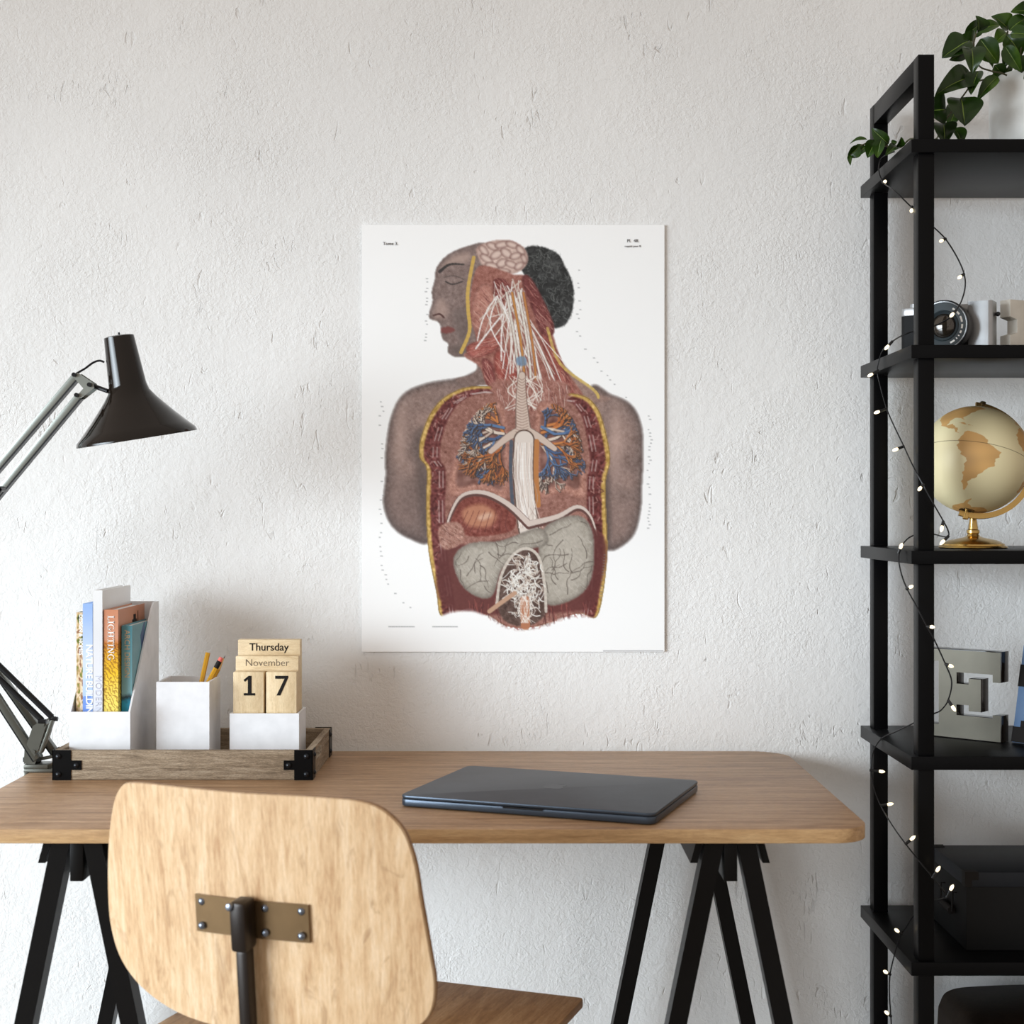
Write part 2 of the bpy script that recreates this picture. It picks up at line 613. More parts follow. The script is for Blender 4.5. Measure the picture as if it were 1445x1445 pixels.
# ------------------------------------------------------------------ desk
DT = 0.75
dk = thing('desk', (-0.14, -0.32, 0), 'walnut-topped desk with rounded corners on black trestle legs', 'desk')
top = MB()
top.prism(rrect(-0.736, -0.624, 0.452, -0.020, [0.048, 0.06, 0.06, 0.05], 10), 0.018,
          Matrix.Translation((0, 0, DT - 0.018)), 0, 1, 0.0012)
obj('desktop', top, [M['desk_top'], M['desk_edge']], dk)
TZ = DT - 0.018
for X in (-0.5505, 0.2765):
    tr = obj('trestle', MB().box((X - .0085, -0.605, TZ - .052), (X + .0085, -0.045, TZ - .0003), .001), M['trestle'], dk)
    for s in (-1, 1):
        cb = MB()
        a = Vector((X + s * 0.0380, 0, TZ - .0005))
        b = Vector((X + s * 0.046, 0, TZ - .030))
        cb.add([(a.x - .0045, -.600, a.z), (a.x + .0045, -.600, a.z), (b.x + .0045, -.600, b.z), (b.x - .0045, -.600, b.z),
                (a.x - .0045, -.050, a.z), (a.x + .0045, -.050, a.z), (b.x + .0045, -.050, b.z), (b.x - .0045, -.050, b.z)],
               [(0, 1, 2, 3), (4, 7, 6, 5), (0, 4, 5, 1), (1, 5, 6, 2), (2, 6, 7, 3), (3, 7, 4, 0)])
        obj('cleat', cb, M['trestle'], tr)
        for y0 in (-0.590, -0.090):
            zt, zb = TZ - .001, 0.0
            hx = lambda z: 0.0195 + 0.205 * (TZ - z)
            xa, xb = X + s * hx(zt), X + s * hx(zb)
            leg = MB()
            hw, hd = 0.0118, 0.0155
            P = []
            for (x, z) in ((xa, zt), (xb, zb)):
                P += [(x - hw, y0 - hd, z), (x + hw, y0 - hd, z), (x + hw, y0 + hd, z), (x - hw, y0 + hd, z)]
            leg.add(P, [(0, 1, 2, 3), (7, 6, 5, 4), (0, 4, 5, 1), (1, 5, 6, 2), (2, 6, 7, 3), (3, 7, 4, 0)])
            obj('leg', leg, M['trestle'], tr)
    for y0 in (-0.590, -0.090):
        z = 0.16
        hx = 0.0195 + 0.205 * (TZ - z)
        obj('stretcher', MB().box((X - hx + .011, y0 - .009, z - .015), (X + hx - .011, y0 + .009, z + .015), .001), M['trestle'], tr)

# ------------------------------------------------------------------ poster (printed sheet)


def build_poster():
    nx, ny = 428, 604
    rs = np.random.RandomState(7)
    uu, vv = np.meshgrid(np.arange(nx, dtype=float), np.arange(ny, dtype=float))
    img = np.empty((ny, nx, 3))
    img[:] = (252, 252, 251)

    def blur(a, r, k=2):
        for _ in range(k):
            for ax in (0, 1):
                c = np.cumsum(np.pad(a, [(r + 1, r) if i == ax else (0, 0) for i in range(2)], mode='edge'), axis=ax)
                n = a.shape[ax]
                hi = np.take(c, np.arange(2 * r + 1, 2 * r + 1 + n), axis=ax)
                lo = np.take(c, np.arange(0, n), axis=ax)
                a = (hi - lo) / (2 * r + 1)
        return a

    def nrm(a):
        a = a - a.mean()
        return a / (a.std() + 1e-9)
    n1 = nrm(rs.randn(ny, nx))
    n2 = nrm(blur(rs.randn(ny, nx), 1))
    n4 = nrm(blur(rs.randn(ny, nx), 3))
    n12 = nrm(blur(rs.randn(ny, nx), 10))

    def mask(poly, soft=1):
        P = np.array(poly)
        x0, x1 = int(max(0, P[:, 0].min() - 3)), int(min(nx, P[:, 0].max() + 4))
        y0, y1 = int(max(0, P[:, 1].min() - 3)), int(min(ny, P[:, 1].max() + 4))
        U, V_ = uu[y0:y1, x0:x1], vv[y0:y1, x0:x1]
        ins = np.zeros(U.shape, bool)
        for (ax, ay), (bx, by) in zip(P, np.roll(P, -1, 0)):
            if ay == by:
                continue
            c = ((ay > V_) != (by > V_)) & (U < (bx - ax) * (V_ - ay) / (by - ay) + ax)
            ins ^= c
        m = np.zeros((ny, nx))
        m[y0:y1, x0:x1] = ins
        return blur(m, soft, 1) if soft else m

    def put(m, col, a=1.0):
        m = np.clip(m * a, 0, 1)[..., None]
        img[:] = img * (1 - m) + np.array(col, float) * m

    def tex(m, col, amp=10, n=None, a=1.0):
        """a printed area with lithographic grain"""
        g = (n1 * 0.5 + n2 * 0.7) if n is None else n
        c = np.array(col, float)[None, None] + g[..., None] * amp
        mm = np.clip(m * a, 0, 1)[..., None]
        img[:] = img * (1 - mm) + c * mm

    def stroke(pts, wd, col, a=1.0, wd2=None):
        wd2 = wd if wd2 is None else wd2
        n = len(pts) - 1
        for i in range(n):
            (ax, ay), (bx, by) = pts[i][:2], pts[i + 1][:2]
            ww = wd + (wd2 - wd) * i / max(1, n - 1)
            x0, x1 = int(max(0, min(ax, bx) - ww - 2)), int(min(nx, max(ax, bx) + ww + 3))
            y0, y1 = int(max(0, min(ay, by) - ww - 2)), int(min(ny, max(ay, by) + ww + 3))
            if x1 <= x0 or y1 <= y0:
                continue
            U, V_ = uu[y0:y1, x0:x1], vv[y0:y1, x0:x1]
            dx, dy = bx - ax, by - ay
            L = dx * dx + dy * dy + 1e-9
            t = np.clip(((U - ax) * dx + (V_ - ay) * dy) / L, 0, 1)
            d = np.hypot(U - ax - t * dx, V_ - ay - t * dy)
            m = (np.clip(ww / 2 + 0.5 - d, 0, 1) * a)[..., None]
            img[y0:y1, x0:x1] = img[y0:y1, x0:x1] * (1 - m) + np.array(col, float) * m

    def sm(pts):
        return smooth(pts, 6, True)

    def line(pts, *a, **k):
        stroke(smooth(pts, 5), *a, **k)

    def fibres(poly, ang, n, cols, ln=20, wd=1.0, a=0.6):
        m = mask(poly, 0)
        ys, xs = np.nonzero(m > 0.5)
        for k in range(n):
            i = rs.randint(len(xs))
            an = ang + rs.randn() * 0.14
            l = ln * (0.5 + rs.rand())
            x, y = xs[i], ys[i]
            x2, y2 = x + math.cos(an) * l, y + math.sin(an) * l
            if not (0 <= int(x2) < nx and 0 <= int(y2) < ny and m[int(y2), int(x2)] > 0.5):
                continue
            stroke([(x, y), ((x + x2) / 2 + rs.randn(), (y + y2) / 2 + rs.randn()), (x2, y2)], wd, cols[rs.randint(len(cols))], a)

    def tree(x, y, an, l, wd, cols, depth, m):
        x2, y2 = x + math.cos(an) * l, y + math.sin(an) * l
        if not (2 < x2 < nx - 2 and 2 < y2 < ny - 2) or m[int(y2), int(x2)] < 0.5:
            return
        c = cols[rs.randint(len(cols))]
        stroke([(x + .8, y + .8), (x2 + .8, y2 + .8)], wd + 1.2, (58, 44, 40), 0.6)
        stroke([(x, y), (x2, y2)], wd, c, 0.95)
        if depth > 0:
            for k in range(2 + (rs.rand() < 0.45)):
                tree(x2, y2, an + rs.uniform(-0.85, 0.85), l * rs.uniform(0.6, 0.92), max(0.9, wd * 0.74), cols, depth - 1, m)

    # --- skin of arms, shoulders, face
    skin = (108, 91, 86)
    arms = [sm([(172, 206), (140, 216), (92, 224), (58, 240), (41, 274), (34, 320), (34, 356), (31, 394), (42, 424), (66, 442), (98, 446), (120, 380), (150, 260)]),
            sm([(322, 232), (352, 240), (380, 254), (394, 282), (397, 322), (395, 366), (393, 404), (382, 440), (352, 460), (340, 440), (326, 340)])]
    for i, p in enumerate(arms):
        m = mask(p, 2)
        tex(m, skin, 9)
        e = np.clip(blur(m, 10) * 1.9 - 0.95, 0, 1)       # pale modelling away from the outline
        tex(m * e * np.clip(0.72 + 0.14 * n12, 0, 1), (178, 148, 137), 7, a=0.72)
        xs_ = np.array(p)[:, 0]
        hl = np.exp(-((uu - (xs_.min() + (24 if i == 0 else 38))) / 11.0) ** 2) * np.exp(-((vv - 300) / 60.0) ** 2)
        put(m * hl, (206, 176, 164), 0.55)
        put(m * np.clip((vv - 330) / 120.0, 0, 1) * (0.5 if i == 0 else 0.2), (64, 54, 53), 0.8)
        edge = np.clip(1.15 - blur(m, 5) * 1.25, 0, 1)
        put(m * edge, (70, 60, 58), 0.62)
    put(mask(sm([(330, 330), (346, 336), (350, 440), (338, 450)]), 4), (60, 50, 48), 0.6)
    put(mask(sm([(74, 300), (96, 300), (104, 430), (84, 420)]), 5), (70, 60, 57), 0.45)
    neckskin = sm([(164, 180), (178, 172), (200, 220), (150, 226), (132, 218), (160, 208)])
    tex(mask(neckskin, 1), (126, 104, 97), 8)
    trap = sm([(264, 150), (284, 196), (330, 236), (352, 246), (318, 250), (280, 226), (254, 180)])
    tex(mask(trap, 1), (150, 122, 112), 8)
    face = sm([(176, 28), (150, 30), (122, 42), (106, 60), (103, 78), (99, 94), (100, 108), (96, 122), (96, 132), (108, 137), (112, 146), (112, 153), (115, 162), (122, 168), (122, 180), (136, 187), (160, 182), (170, 172), (168, 120), (172, 70)])
    m = mask(face, 1)
    tex(m, (130, 110, 104), 9)
    put(m * np.clip(1.2 - blur(m, 6) * 1.3, 0, 1), (78, 68, 66), 0.5)
    for p, c, a in (([(112, 60), (130, 44), (152, 40), (150, 52), (128, 56)], (186, 160, 148), 0.7),
                    ([(104, 112), (112, 104), (122, 118), (116, 130), (102, 132)], (188, 160, 148), 0.55),
                    ([(128, 126), (148, 118), (156, 150), (140, 168)], (92, 80, 76), 0.45),
                    ([(126, 172), (150, 172), (152, 180), (132, 183)], (80, 70, 66), 0.5)):
        put(mask(sm(p), 4), c, a)
    line([(110, 66), (124, 56), (144, 56)], 4.5, (50, 44, 42), 0.85, wd2=2.0)
    line([(118, 80), (128, 84), (142, 80)], 1.8, (56, 48, 46), 0.8)
    line([(116, 74), (130, 72), (144, 77)], 1.2, (84, 72, 68), 0.8)
    line([(101, 128), (110, 126), (116, 131)], 2.4, (80, 50, 46), 0.8)
    put(mask(sm([(112, 146), (124, 144), (132, 149), (122, 153), (113, 152)]), 1), (120, 58, 54), 0.85)
    # --- hair gathered behind the head
    hair = sm([(228, 34), (250, 30), (276, 40), (288, 60), (298, 84), (299, 112), (290, 138), (272, 146), (256, 132), (244, 104), (232, 76), (222, 56)])
    m = mask(hair, 1)
    keep = img.copy()
    tex(m, (40, 41, 41), 9, n4)
    for k in range(320):
        i = rs.randint(10 ** 6)
        ys, xs = np.nonzero(m[::3, ::3] > 0.8)
        x, y = xs[i % len(xs)] * 3, ys[i % len(ys)] * 3
        a0, r_ = rs.rand() * 6.3, rs.uniform(3, 8)
        pts = [(x + r_ * math.cos(a0 + t * .5), y + r_ * math.sin(a0 + t * .5)) for t in range(5)]
        stroke(pts, 1.0, ((104, 106, 104), (16, 17, 18), (78, 80, 78))[k % 3], 0.6)
    md = np.clip(blur(m, 2) * 1.6 - 0.2 + n2 * 0.12, 0, 1)[..., None]
    img[:] = keep * (1 - md) + img * md
    # --- crown: folded brain
    brain = sm([(162, 34), (184, 23), (210, 22), (230, 34), (234, 52), (222, 66), (196, 70), (174, 62)])
    m = mask(brain, 1)
    tex(m, (208, 182, 170), 8)
    put(m * np.clip(1.2 - blur(m, 5) * 1.3, 0, 1), (140, 100, 92), 0.6)
    for gx_, gy_, ga, gw, gh in ((172, 36, .9, 10, 5), (184, 30, .5, 10, 5), (198, 28, -.2, 11, 5), (212, 28, .3, 10, 5), (224, 36, .9, 9, 5), (176, 48, .6, 11, 5), (190, 42, -.5, 10, 6),
                                 (204, 40, .7, 10, 6), (217, 44, -.3, 9, 5), (229, 48, 1.2, 8, 4), (184, 58, .2, 11, 5), (198, 54, -.5, 9, 6), (211, 56, .4, 10, 5), (222, 58, -.6, 8, 5), (200, 65, .1, 11, 4)):
        el = [(gx_ + gw * math.cos(t_) * math.cos(ga) - gh * math.sin(t_) * math.sin(ga), gy_ + gw * math.cos(t_) * math.sin(ga) + gh * math.sin(t_) * math.cos(ga)) for t_ in np.linspace(0, 6.28, 18)[:-1]]
        e_ = mask(el, 1) * m
        put(e_, (118, 84, 78), 0.8)
        put(np.clip(blur(e_, 2) * 1.9 - 0.85, 0, 1), (222, 198, 186), 0.95)
    # --- opened neck: muscle bands, vessels, nerve threads
    neck = sm([(160, 66), (176, 58), (214, 70), (232, 74), (254, 112), (268, 150), (284, 198), (312, 240), (300, 250), (200, 240), (176, 224), (166, 200), (144, 184), (162, 168), (152, 120)])
    tex(mask(neck, 1), (150, 96, 84), 12)
    for p, c in (([(226, 78), (238, 74), (262, 118), (272, 150), (256, 158), (240, 118)], (112, 52, 50)),
                 ([(148, 172), (176, 160), (200, 156), (188, 178), (158, 188)], (158, 84, 74)),
                 ([(190, 178), (210, 184), (226, 226), (206, 236), (188, 206)], (152, 74, 64)),
                 ([(170, 190), (184, 196), (188, 224), (176, 224)], (128, 60, 56)),
                 ([(252, 160), (270, 168), (300, 236), (284, 240)], (146, 74, 64)),
                 ([(160, 96), (180, 84), (194, 124), (176, 152), (156, 140)], (172, 118, 104)),
                 ([(186, 78), (206, 80), (210, 100), (190, 108)], (120, 56, 52))):
        pp = sm(p)
        m = mask(pp, 1)
        tex(m, c, 10)
        put(m * np.clip(1.1 - blur(m, 3) * 1.2, 0, 1), (60, 30, 30), 0.5)
        an = math.atan2(p[2][1] - p[0][1], p[2][0] - p[0][0])
        fibres(pp, an, 60, [(200, 140, 126), (90, 40, 40), (216, 176, 160)], 14, 0.8, 0.5)
    line([(158, 46), (150, 90), (150, 120), (152, 150), (140, 180)], 5, (204, 168, 84), 0.9)
    line([(262, 146), (280, 196), (326, 232), (334, 244)], 4, (206, 176, 98), 0.8)
    for k in range(46):
        x0, x1_ = rs.uniform(186, 232), rs.uniform(196, 252)
        y0, y1_ = rs.uniform(76, 120), rs.uniform(150, 236)
        if k % 4 == 0:
            x1_, y1_ = rs.uniform(252, 306), rs.uniform(196, 238)
        if k % 7 == 0:
            x1_, y1_ = rs.uniform(160, 190), rs.uniform(130, 176)
        line([(x0, y0), ((x0 + x1_) / 2 + rs.randn() * 6, (y0 + y1_) / 2), (x1_, y1_)], rs.uniform(0.8, 2.4), ((228, 222, 214), (206, 192, 180), (240, 238, 234))[k % 3], 0.85)
    for x, c in ((222, (196, 132, 62)), (238, (190, 124, 66)), (231, (232, 226, 216)), (214, (226, 220, 210))):
        line([(x - 10, 96), (x, 150), (x + 6, 196), (x + 8, 236)], 4.2, (84, 50, 40), 0.6)
        line([(x - 10, 96), (x, 150), (x + 6, 196), (x + 8, 236)], 3.0, c, 0.9)
    put(mask(sm([(218, 188), (230, 186), (232, 198), (220, 198)]), 1), (104, 134, 164), 0.8)
    # --- opened trunk
    trunk = [(166, 228), (126, 238), (100, 262), (84, 300), (82, 328), (92, 346), (91, 400), (95, 462), (106, 520), (111, 550), (128, 553), (150, 540), (180, 552), (205, 566), (236, 568), (262, 562), (290, 552), (310, 548), (330, 554), (340, 520), (346, 460), (344, 400), (344, 360), (350, 330), (342, 286), (330, 256), (306, 240), (240, 236)]
    tk = sm(trunk)
    mt = mask(tk, 1)
    put(mt, (202, 168, 92))
    cx, cy = 218, 390
    inn = lambda k, q: sm([(cx + (x - cx) * k, cy + (y - cy) * (q if y < cy + 60 else 1.03)) for x, y in trunk])
    tex(mt, (196, 160, 86), 14, n2)
    for k in range(len(tk)):
        stroke([tk[k], tk[(k + 1) % len(tk)]], 1.2, (120, 92, 48), 0.7)
    p2 = inn(0.955, 0.978)
    m2 = mask(p2, 1) * mt
    tex(m2, (104, 46, 44), 14, n2)
    for k in range(420):                                                # ribs and fat lobules of the cut wall
        t = rs.rand() * len(p2)
        x, y = p2[int(t) % len(p2)]
        kx = rs.uniform(0.88, 0.99)
        x, y = cx + (x - cx) * kx, cy + (y - cy) * rs.uniform(0.95, 1.0)
        a0 = rs.rand() * 6.3
        stroke([(x, y), (x + 5 * math.cos(a0), y + 5 * math.sin(a0))], rs.uniform(1, 2.2), ((150, 76, 70), (70, 26, 28), (190, 150, 140), (128, 52, 50))[k % 4], 0.6)
    p3 = inn(0.79, 0.945)
    m3 = mask(p3, 1) * mt
    tex(m3, (150, 104, 92), 12)
    for s in (0.86, 0.82):
        q = inn(s, 0.95)
        for i in range(0, len(q), 5):
            stroke([q[i], q[(i + 3) % len(q)]], 2.0, (204, 190, 184), 0.55)
    cov = sm([(184, 222), (240, 218), (292, 224), (288, 250), (270, 266), (206, 266), (190, 250)])
    tex(mask(cov, 2), (154, 104, 92), 12)
    fibres(cov, 1.4, 110, [(196, 150, 138), (96, 48, 46), (224, 206, 196)], 14, 0.9, 0.55)
    for k in range(16):
        line([(rs.uniform(206, 250), 214), (rs.uniform(204, 256), 236), (rs.uniform(196, 268), 262)], rs.uniform(.8, 1.6), (232, 224, 214), 0.8)
    # lungs
    lungs = [sm([(196, 250), (170, 256), (148, 282), (134, 320), (122, 360), (126, 384), (170, 376), (204, 388), (208, 330), (206, 280)]),
             sm([(252, 250), (278, 254), (298, 276), (312, 320), (318, 366), (312, 388), (284, 378), (250, 384), (244, 320), (244, 274)])]
    for i, p in enumerate(lungs):
        m = mask(p, 1)
        tex(m, (178, 128, 112), 14)
        put(m * np.clip(1.15 - blur(m, 4) * 1.25, 0, 1), (92, 50, 46), 0.6)
        core = mask([(cx0 * .78 + (176 if i == 0 else 276) * .22, cy0 * .8 + 316 * .2) for cx0, cy0 in p], 2)
        tex(core, (112, 74, 66), 14, n4, 0.8)
        mm = mask(p, 0)
        ox = 206 if i == 0 else 248
        for k in range(11):
            an = (math.pi - rs.uniform(-1.2, 1.15)) if i == 0 else rs.uniform(-1.1, 1.25)
            cols = [[(92, 124, 166), (70, 96, 138)], [(206, 130, 70), (178, 100, 52)], [(228, 212, 196), (206, 186, 170)]][k % 3]
            sx = ox + (-6 if i == 0 else 6)
            tree(sx, 298 + rs.uniform(-16, 16), an, rs.uniform(14, 22), 3.8, cols, 5, mm)
    # windpipe and its fork, great vessel
    for wd, c in ((22, (120, 96, 86)), (19, (206, 186, 172))):
        line([(226, 212), (225, 236), (226, 262), (228, 290)], wd * .45, c, wd2=wd)
        line([(228, 288), (206, 300), (182, 320)], wd * 0.62, c, wd2=wd * .35)
        line([(228, 288), (250, 300), (272, 316)], wd * 0.62, c, wd2=wd * .35)
    for y in range(216, 296, 4):
        hw_ = 4.5 + 5.0 * (y - 212) / 84
        line([(226 - hw_, y), (226, y + 3), (226 + hw_, y)], 0.9, (150, 118, 106), 0.7)
    for wd, c in ((30, (92, 70, 60)), (26, (222, 210, 200))):
        line([(229, 304), (228, 350), (232, 404), (236, 432)], wd, c)
    line([(247, 306), (246, 350), (249, 396)], 7, (186, 122, 66), 0.95)
    line([(211, 306), (210, 350), (213, 400)], 5, (74, 84, 98), 0.9)
    for k in range(34):
        x = 229 + rs.uniform(-11, 11)
        line([(x, 308), (x + rs.randn() * 3, 350), (x + 3 + rs.randn() * 3, 390), (x + 6 + rs.randn() * 8, 428)], 0.9, ((250, 248, 244), (176, 154, 144), (240, 226, 216))[k % 3], 0.7)
    # diaphragm dome and liver
    liver = sm([(126, 430), (124, 404), (140, 386), (172, 382), (206, 396), (218, 420), (206, 434), (160, 440)])
    m = mask(liver, 1)
    tex(m, (126, 62, 52), 12)
    put(mask(sm([(142, 404), (168, 394), (190, 408), (180, 426), (150, 424)]), 3), (198, 140, 108), 0.8)
    put(mask(sm([(164, 412), (180, 406), (184, 412), (168, 418)]), 2), (236, 210, 190), 0.5)
    for k in range(8):
        line([(130 + k * 11, 434), (140 + k * 9, 424), (150 + k * 8, 404)], 1, (84, 34, 32), 0.5)
    line([(118, 436), (126, 408), (142, 384), (172, 380), (206, 396), (236, 424)], 5, (96, 62, 56), wd2=12)
    line([(236, 424), (276, 414), (304, 400), (322, 412), (332, 440)], 12, (96, 62, 56), wd2=4)
    line([(118, 434), (126, 406), (142, 382), (172, 378), (206, 394), (236, 422)], 2, (212, 196, 186), wd2=8)
    line([(236, 422), (276, 412), (304, 398), (322, 410), (332, 438)], 8, (212, 196, 186), wd2=1.5)
    # stomach
    def organ(p, c, n):
        pp = sm(p)
        m = mask(pp, 1)
        tex(m, c, 8)
        put(m * np.clip(1.15 - blur(m, 6) * 1.25, 0, 1), (74, 66, 60), 0.75)
        put(m * np.clip(blur(m, 14) * 2.2 - 1.2, 0, 1), (204, 196, 184), 0.45)
        mm = mask(pp, 0)
        for k in range(n):
            ys, xs = np.nonzero(mm > 0.5)
            i = rs.randint(len(xs))
            x, y, a0 = xs[i], ys[i], rs.rand() * 6.3
            pts = [(x, y)]
            for j in range(5):
                a0 += rs.uniform(-0.7, 0.7)
                q = (pts[-1][0] + 7 * math.cos(a0), pts[-1][1] + 7 * math.sin(a0))
                if not (0 <= q[0] < nx and 0 <= q[1] < ny and mm[int(q[1]), int(q[0])] > 0.5):
                    break
                pts.append(q)
            if len(pts) > 2:
                line(pts, 1.4, (98, 88, 80), 0.7, wd2=0.6)
        fibres(pp, 0.9, 150, [(150, 142, 132), (206, 200, 190)], 8, 0.7, 0.4)
    put(mask(sm([(118, 440), (150, 452), (330, 430), (334, 520), (300, 546), (120, 540)]), 2), (92, 40, 38), 0.85)
    fibres(sm([(140, 530), (300, 530), (320, 556), (240, 566), (160, 556)]), 1.5, 120, [(150, 80, 72), (70, 30, 30)], 16, 1.1, 0.6)
    organ([(262, 424), (300, 410), (322, 424), (328, 462), (322, 504), (300, 528), (262, 536), (252, 500), (250, 450)], (162, 154, 142), 24)
    organ([(130, 470), (152, 450), (196, 446), (250, 428), (262, 450), (226, 462), (198, 486), (184, 524), (160, 524), (138, 504)], (162, 154, 142), 16)
    # hollow under the stomach with its net of threads
    hol = sm([(192, 540), (196, 500), (212, 468), (232, 458), (250, 470), (258, 510), (260, 548), (236, 566), (206, 562)])
    m = mask(hol, 1)
    tex(m, (88, 66, 58), 12)
    line([(190, 540), (196, 498), (212, 468), (232, 457), (250, 470), (258, 510), (260, 546)], 4, (206, 196, 184), 0.9)
    mm = mask(hol, 0)
    for k in range(260):
        x, y = rs.normal(228, 15), rs.normal(506, 20)
        a0, l = rs.rand() * 6.3, rs.uniform(7, 17)
        x2, y2 = x + l * math.cos(a0), y + l * math.sin(a0)
        if all(0 <= a < nx and 0 <= b < ny and mm[int(b), int(a)] > 0.5 for a, b in ((x, y), (x2, y2))):
            line([(x, y), ((x + x2) / 2 + rs.randn() * 2, (y + y2) / 2 + rs.randn() * 2), (x2, y2)], rs.uniform(0.7, 1.3), ((226, 222, 214), (196, 180, 166), (240, 238, 232))[k % 3], 0.85)
    line([(230, 530), (231, 566)], 13, (178, 116, 84))
    line([(216, 520), (196, 534), (180, 546)], 6, (188, 150, 124))
    for k in range(14):
        line([(228 + rs.randn() * 6, 524), (226 + rs.randn() * 8, 545), (230 + rs.randn() * 6, 562)], 0.9, (236, 230, 222), 0.7)
    # gall bladder-like lobe at the side
    lobe = sm([(112, 424), (136, 420), (146, 438), (138, 452), (116, 458), (108, 440)])
    tex(mask(lobe, 1), (162, 118, 104), 14)
    fibres(lobe, 0.6, 60, [(110, 70, 62), (196, 160, 146)], 5, 0.8, 0.6)
    # soft torn lower edge back to paper
    edge = mask(sm([(108, 556), (150, 545), (180, 556), (205, 570), (236, 572), (264, 566), (292, 556), (330, 558), (350, 604), (100, 604)]), 2)
    put(edge, (252, 252, 251))
    # key numbers round the figure, imprint lines
    for k in range(150):
        t = k / 150 * 2 * math.pi
        q = None
        if k < 46:
            q = (30 - 6 * rs.rand() + 60 * max(0, (k - 34) / 12) ** 2, 250 + k * 6.6)
        elif k < 80:
            q = (404 + 5 * rs.rand() - (k - 46) * .1, 270 + (k - 46) * 4.8)
        elif k < 110:
            q = (302 + 6 * rs.rand() + max(0, k - 96) * 5, 64 + (k - 80) * 6.2)
        elif k < 130:
            q = (92 - 4 * rs.rand(), 76 + (k - 110) * 4.6)
        else:
            q = (342 - (k - 130) * .4, 466 + (k - 130) * 4)
        if rs.rand() < 0.62:
            stroke([q, (q[0] + rs.uniform(1, 2.6), q[1])], 1.3, (120, 120, 122), 0.6)
    for x0, x1_, y in ((38, 72, 567.5), (100, 134, 567.5)):
        x = x0
        while x < x1_:
            l = rs.uniform(1, 3)
            stroke([(x, y), (x + l, y)], 1.5, (110, 110, 112), 0.5)
            x += l + 0.9
    x = 341
    while x < 424:
        l = rs.uniform(0.8, 3)
        stroke([(x, 601.6), (x + l, 601.6)], 1.2, (100, 100, 104), 0.6)
        x += l + 1.2

    c = np.clip(img, 0, 255) / 255.0
    lin = np.where(c <= 0.04045, c / 12.92, ((c + 0.055) / 1.055) ** 2.4)
    A = W(510.5, 317.3, CD - 0.0045)
    B = W(937.6, 919.8, CD - 0.0045)
    L0 = Vector(((A.x + B.x) / 2, A.y, B.z))
    X = np.linspace(A.x - L0.x, B.x - L0.x, nx)
    Z = np.linspace(A.z - L0.z, 0, ny)
    XX, ZZ = np.meshgrid(X, Z)
    co = np.stack([XX, np.zeros_like(XX), ZZ], -1).reshape(-1, 3)
    n = nx * ny
    idx = np.arange(n).reshape(ny, nx)
    q = np.stack([idx[:-1, :-1], idx[1:, :-1], idx[1:, 1:], idx[:-1, 1:]], -1).reshape(-1, 4)
    # a thin back and rim make it a sheet
    bk = np.array([[X[0], 0.0015, Z[0]], [X[-1], 0.0015, Z[0]], [X[-1], 0.0015, 0], [X[0], 0.0015, 0]])
    me = bpy.data.meshes.new('anatomy_poster')
    k = [idx[0, 0], idx[0, -1], idx[-1, -1], idx[-1, 0]]
    rim = [[k[i], k[(i + 1) % 4], n + (i + 1) % 4, n + i] for i in range(4)] + [[n, n + 1, n + 2, n + 3]]
    allv = np.concatenate([co, bk])
    quads = np.concatenate([q, np.array(rim)])
    me.vertices.add(len(allv))
    me.vertices.foreach_set('co', allv.ravel())
    me.loops.add(len(quads) * 4)
    me.loops.foreach_set('vertex_index', quads.ravel().astype(np.int32))
    me.polygons.add(len(quads))
    me.polygons.foreach_set('loop_start', np.arange(0, len(quads) * 4, 4, dtype=np.int32))
    me.update(calc_edges=True)
    ca = me.color_attributes.new('print', 'FLOAT_COLOR', 'POINT')
    rgba = np.ones((len(allv), 4))
    rgba[:n, :3] = lin.reshape(-1, 3)
    ca.data.foreach_set('color', rgba.ravel())
    me.materials.append(attr_mat('printed_paper', 'print', 0.55))
    o = bpy.data.objects.new('anatomy_poster', me)
    COL.objects.link(o)
    o.location = L0
    WL[o.name] = L0
    tag(o, 'unframed white poster of an opened human head and torso, hung on the plaster wall', 'poster')
    tx = MB()
    yv = -0.0008
    def T(s, px, py, cap, al='CENTER'):
        nonlocal tx
        p = W(px, py, CD - 0.0045)
        text(s, cap, axes((p.x, p.y + yv, p.z), (1, 0, 0), (0, 0, 1)), 0.0002, tx, 0, 0, al)
    gp = mat('grey_print', S(96, 96, 98), 0.6)
    T('Tome 3.', 551, 344, 0.0052)
    obj('lettering', tx, gp, o)
    tx = MB()
    T('Pl.  48.', 893, 340, 0.0052)
    T('copyist pour 8.', 893, 347.5, 0.0032)
    obj('lettering', tx, gp, o)


build_poster()

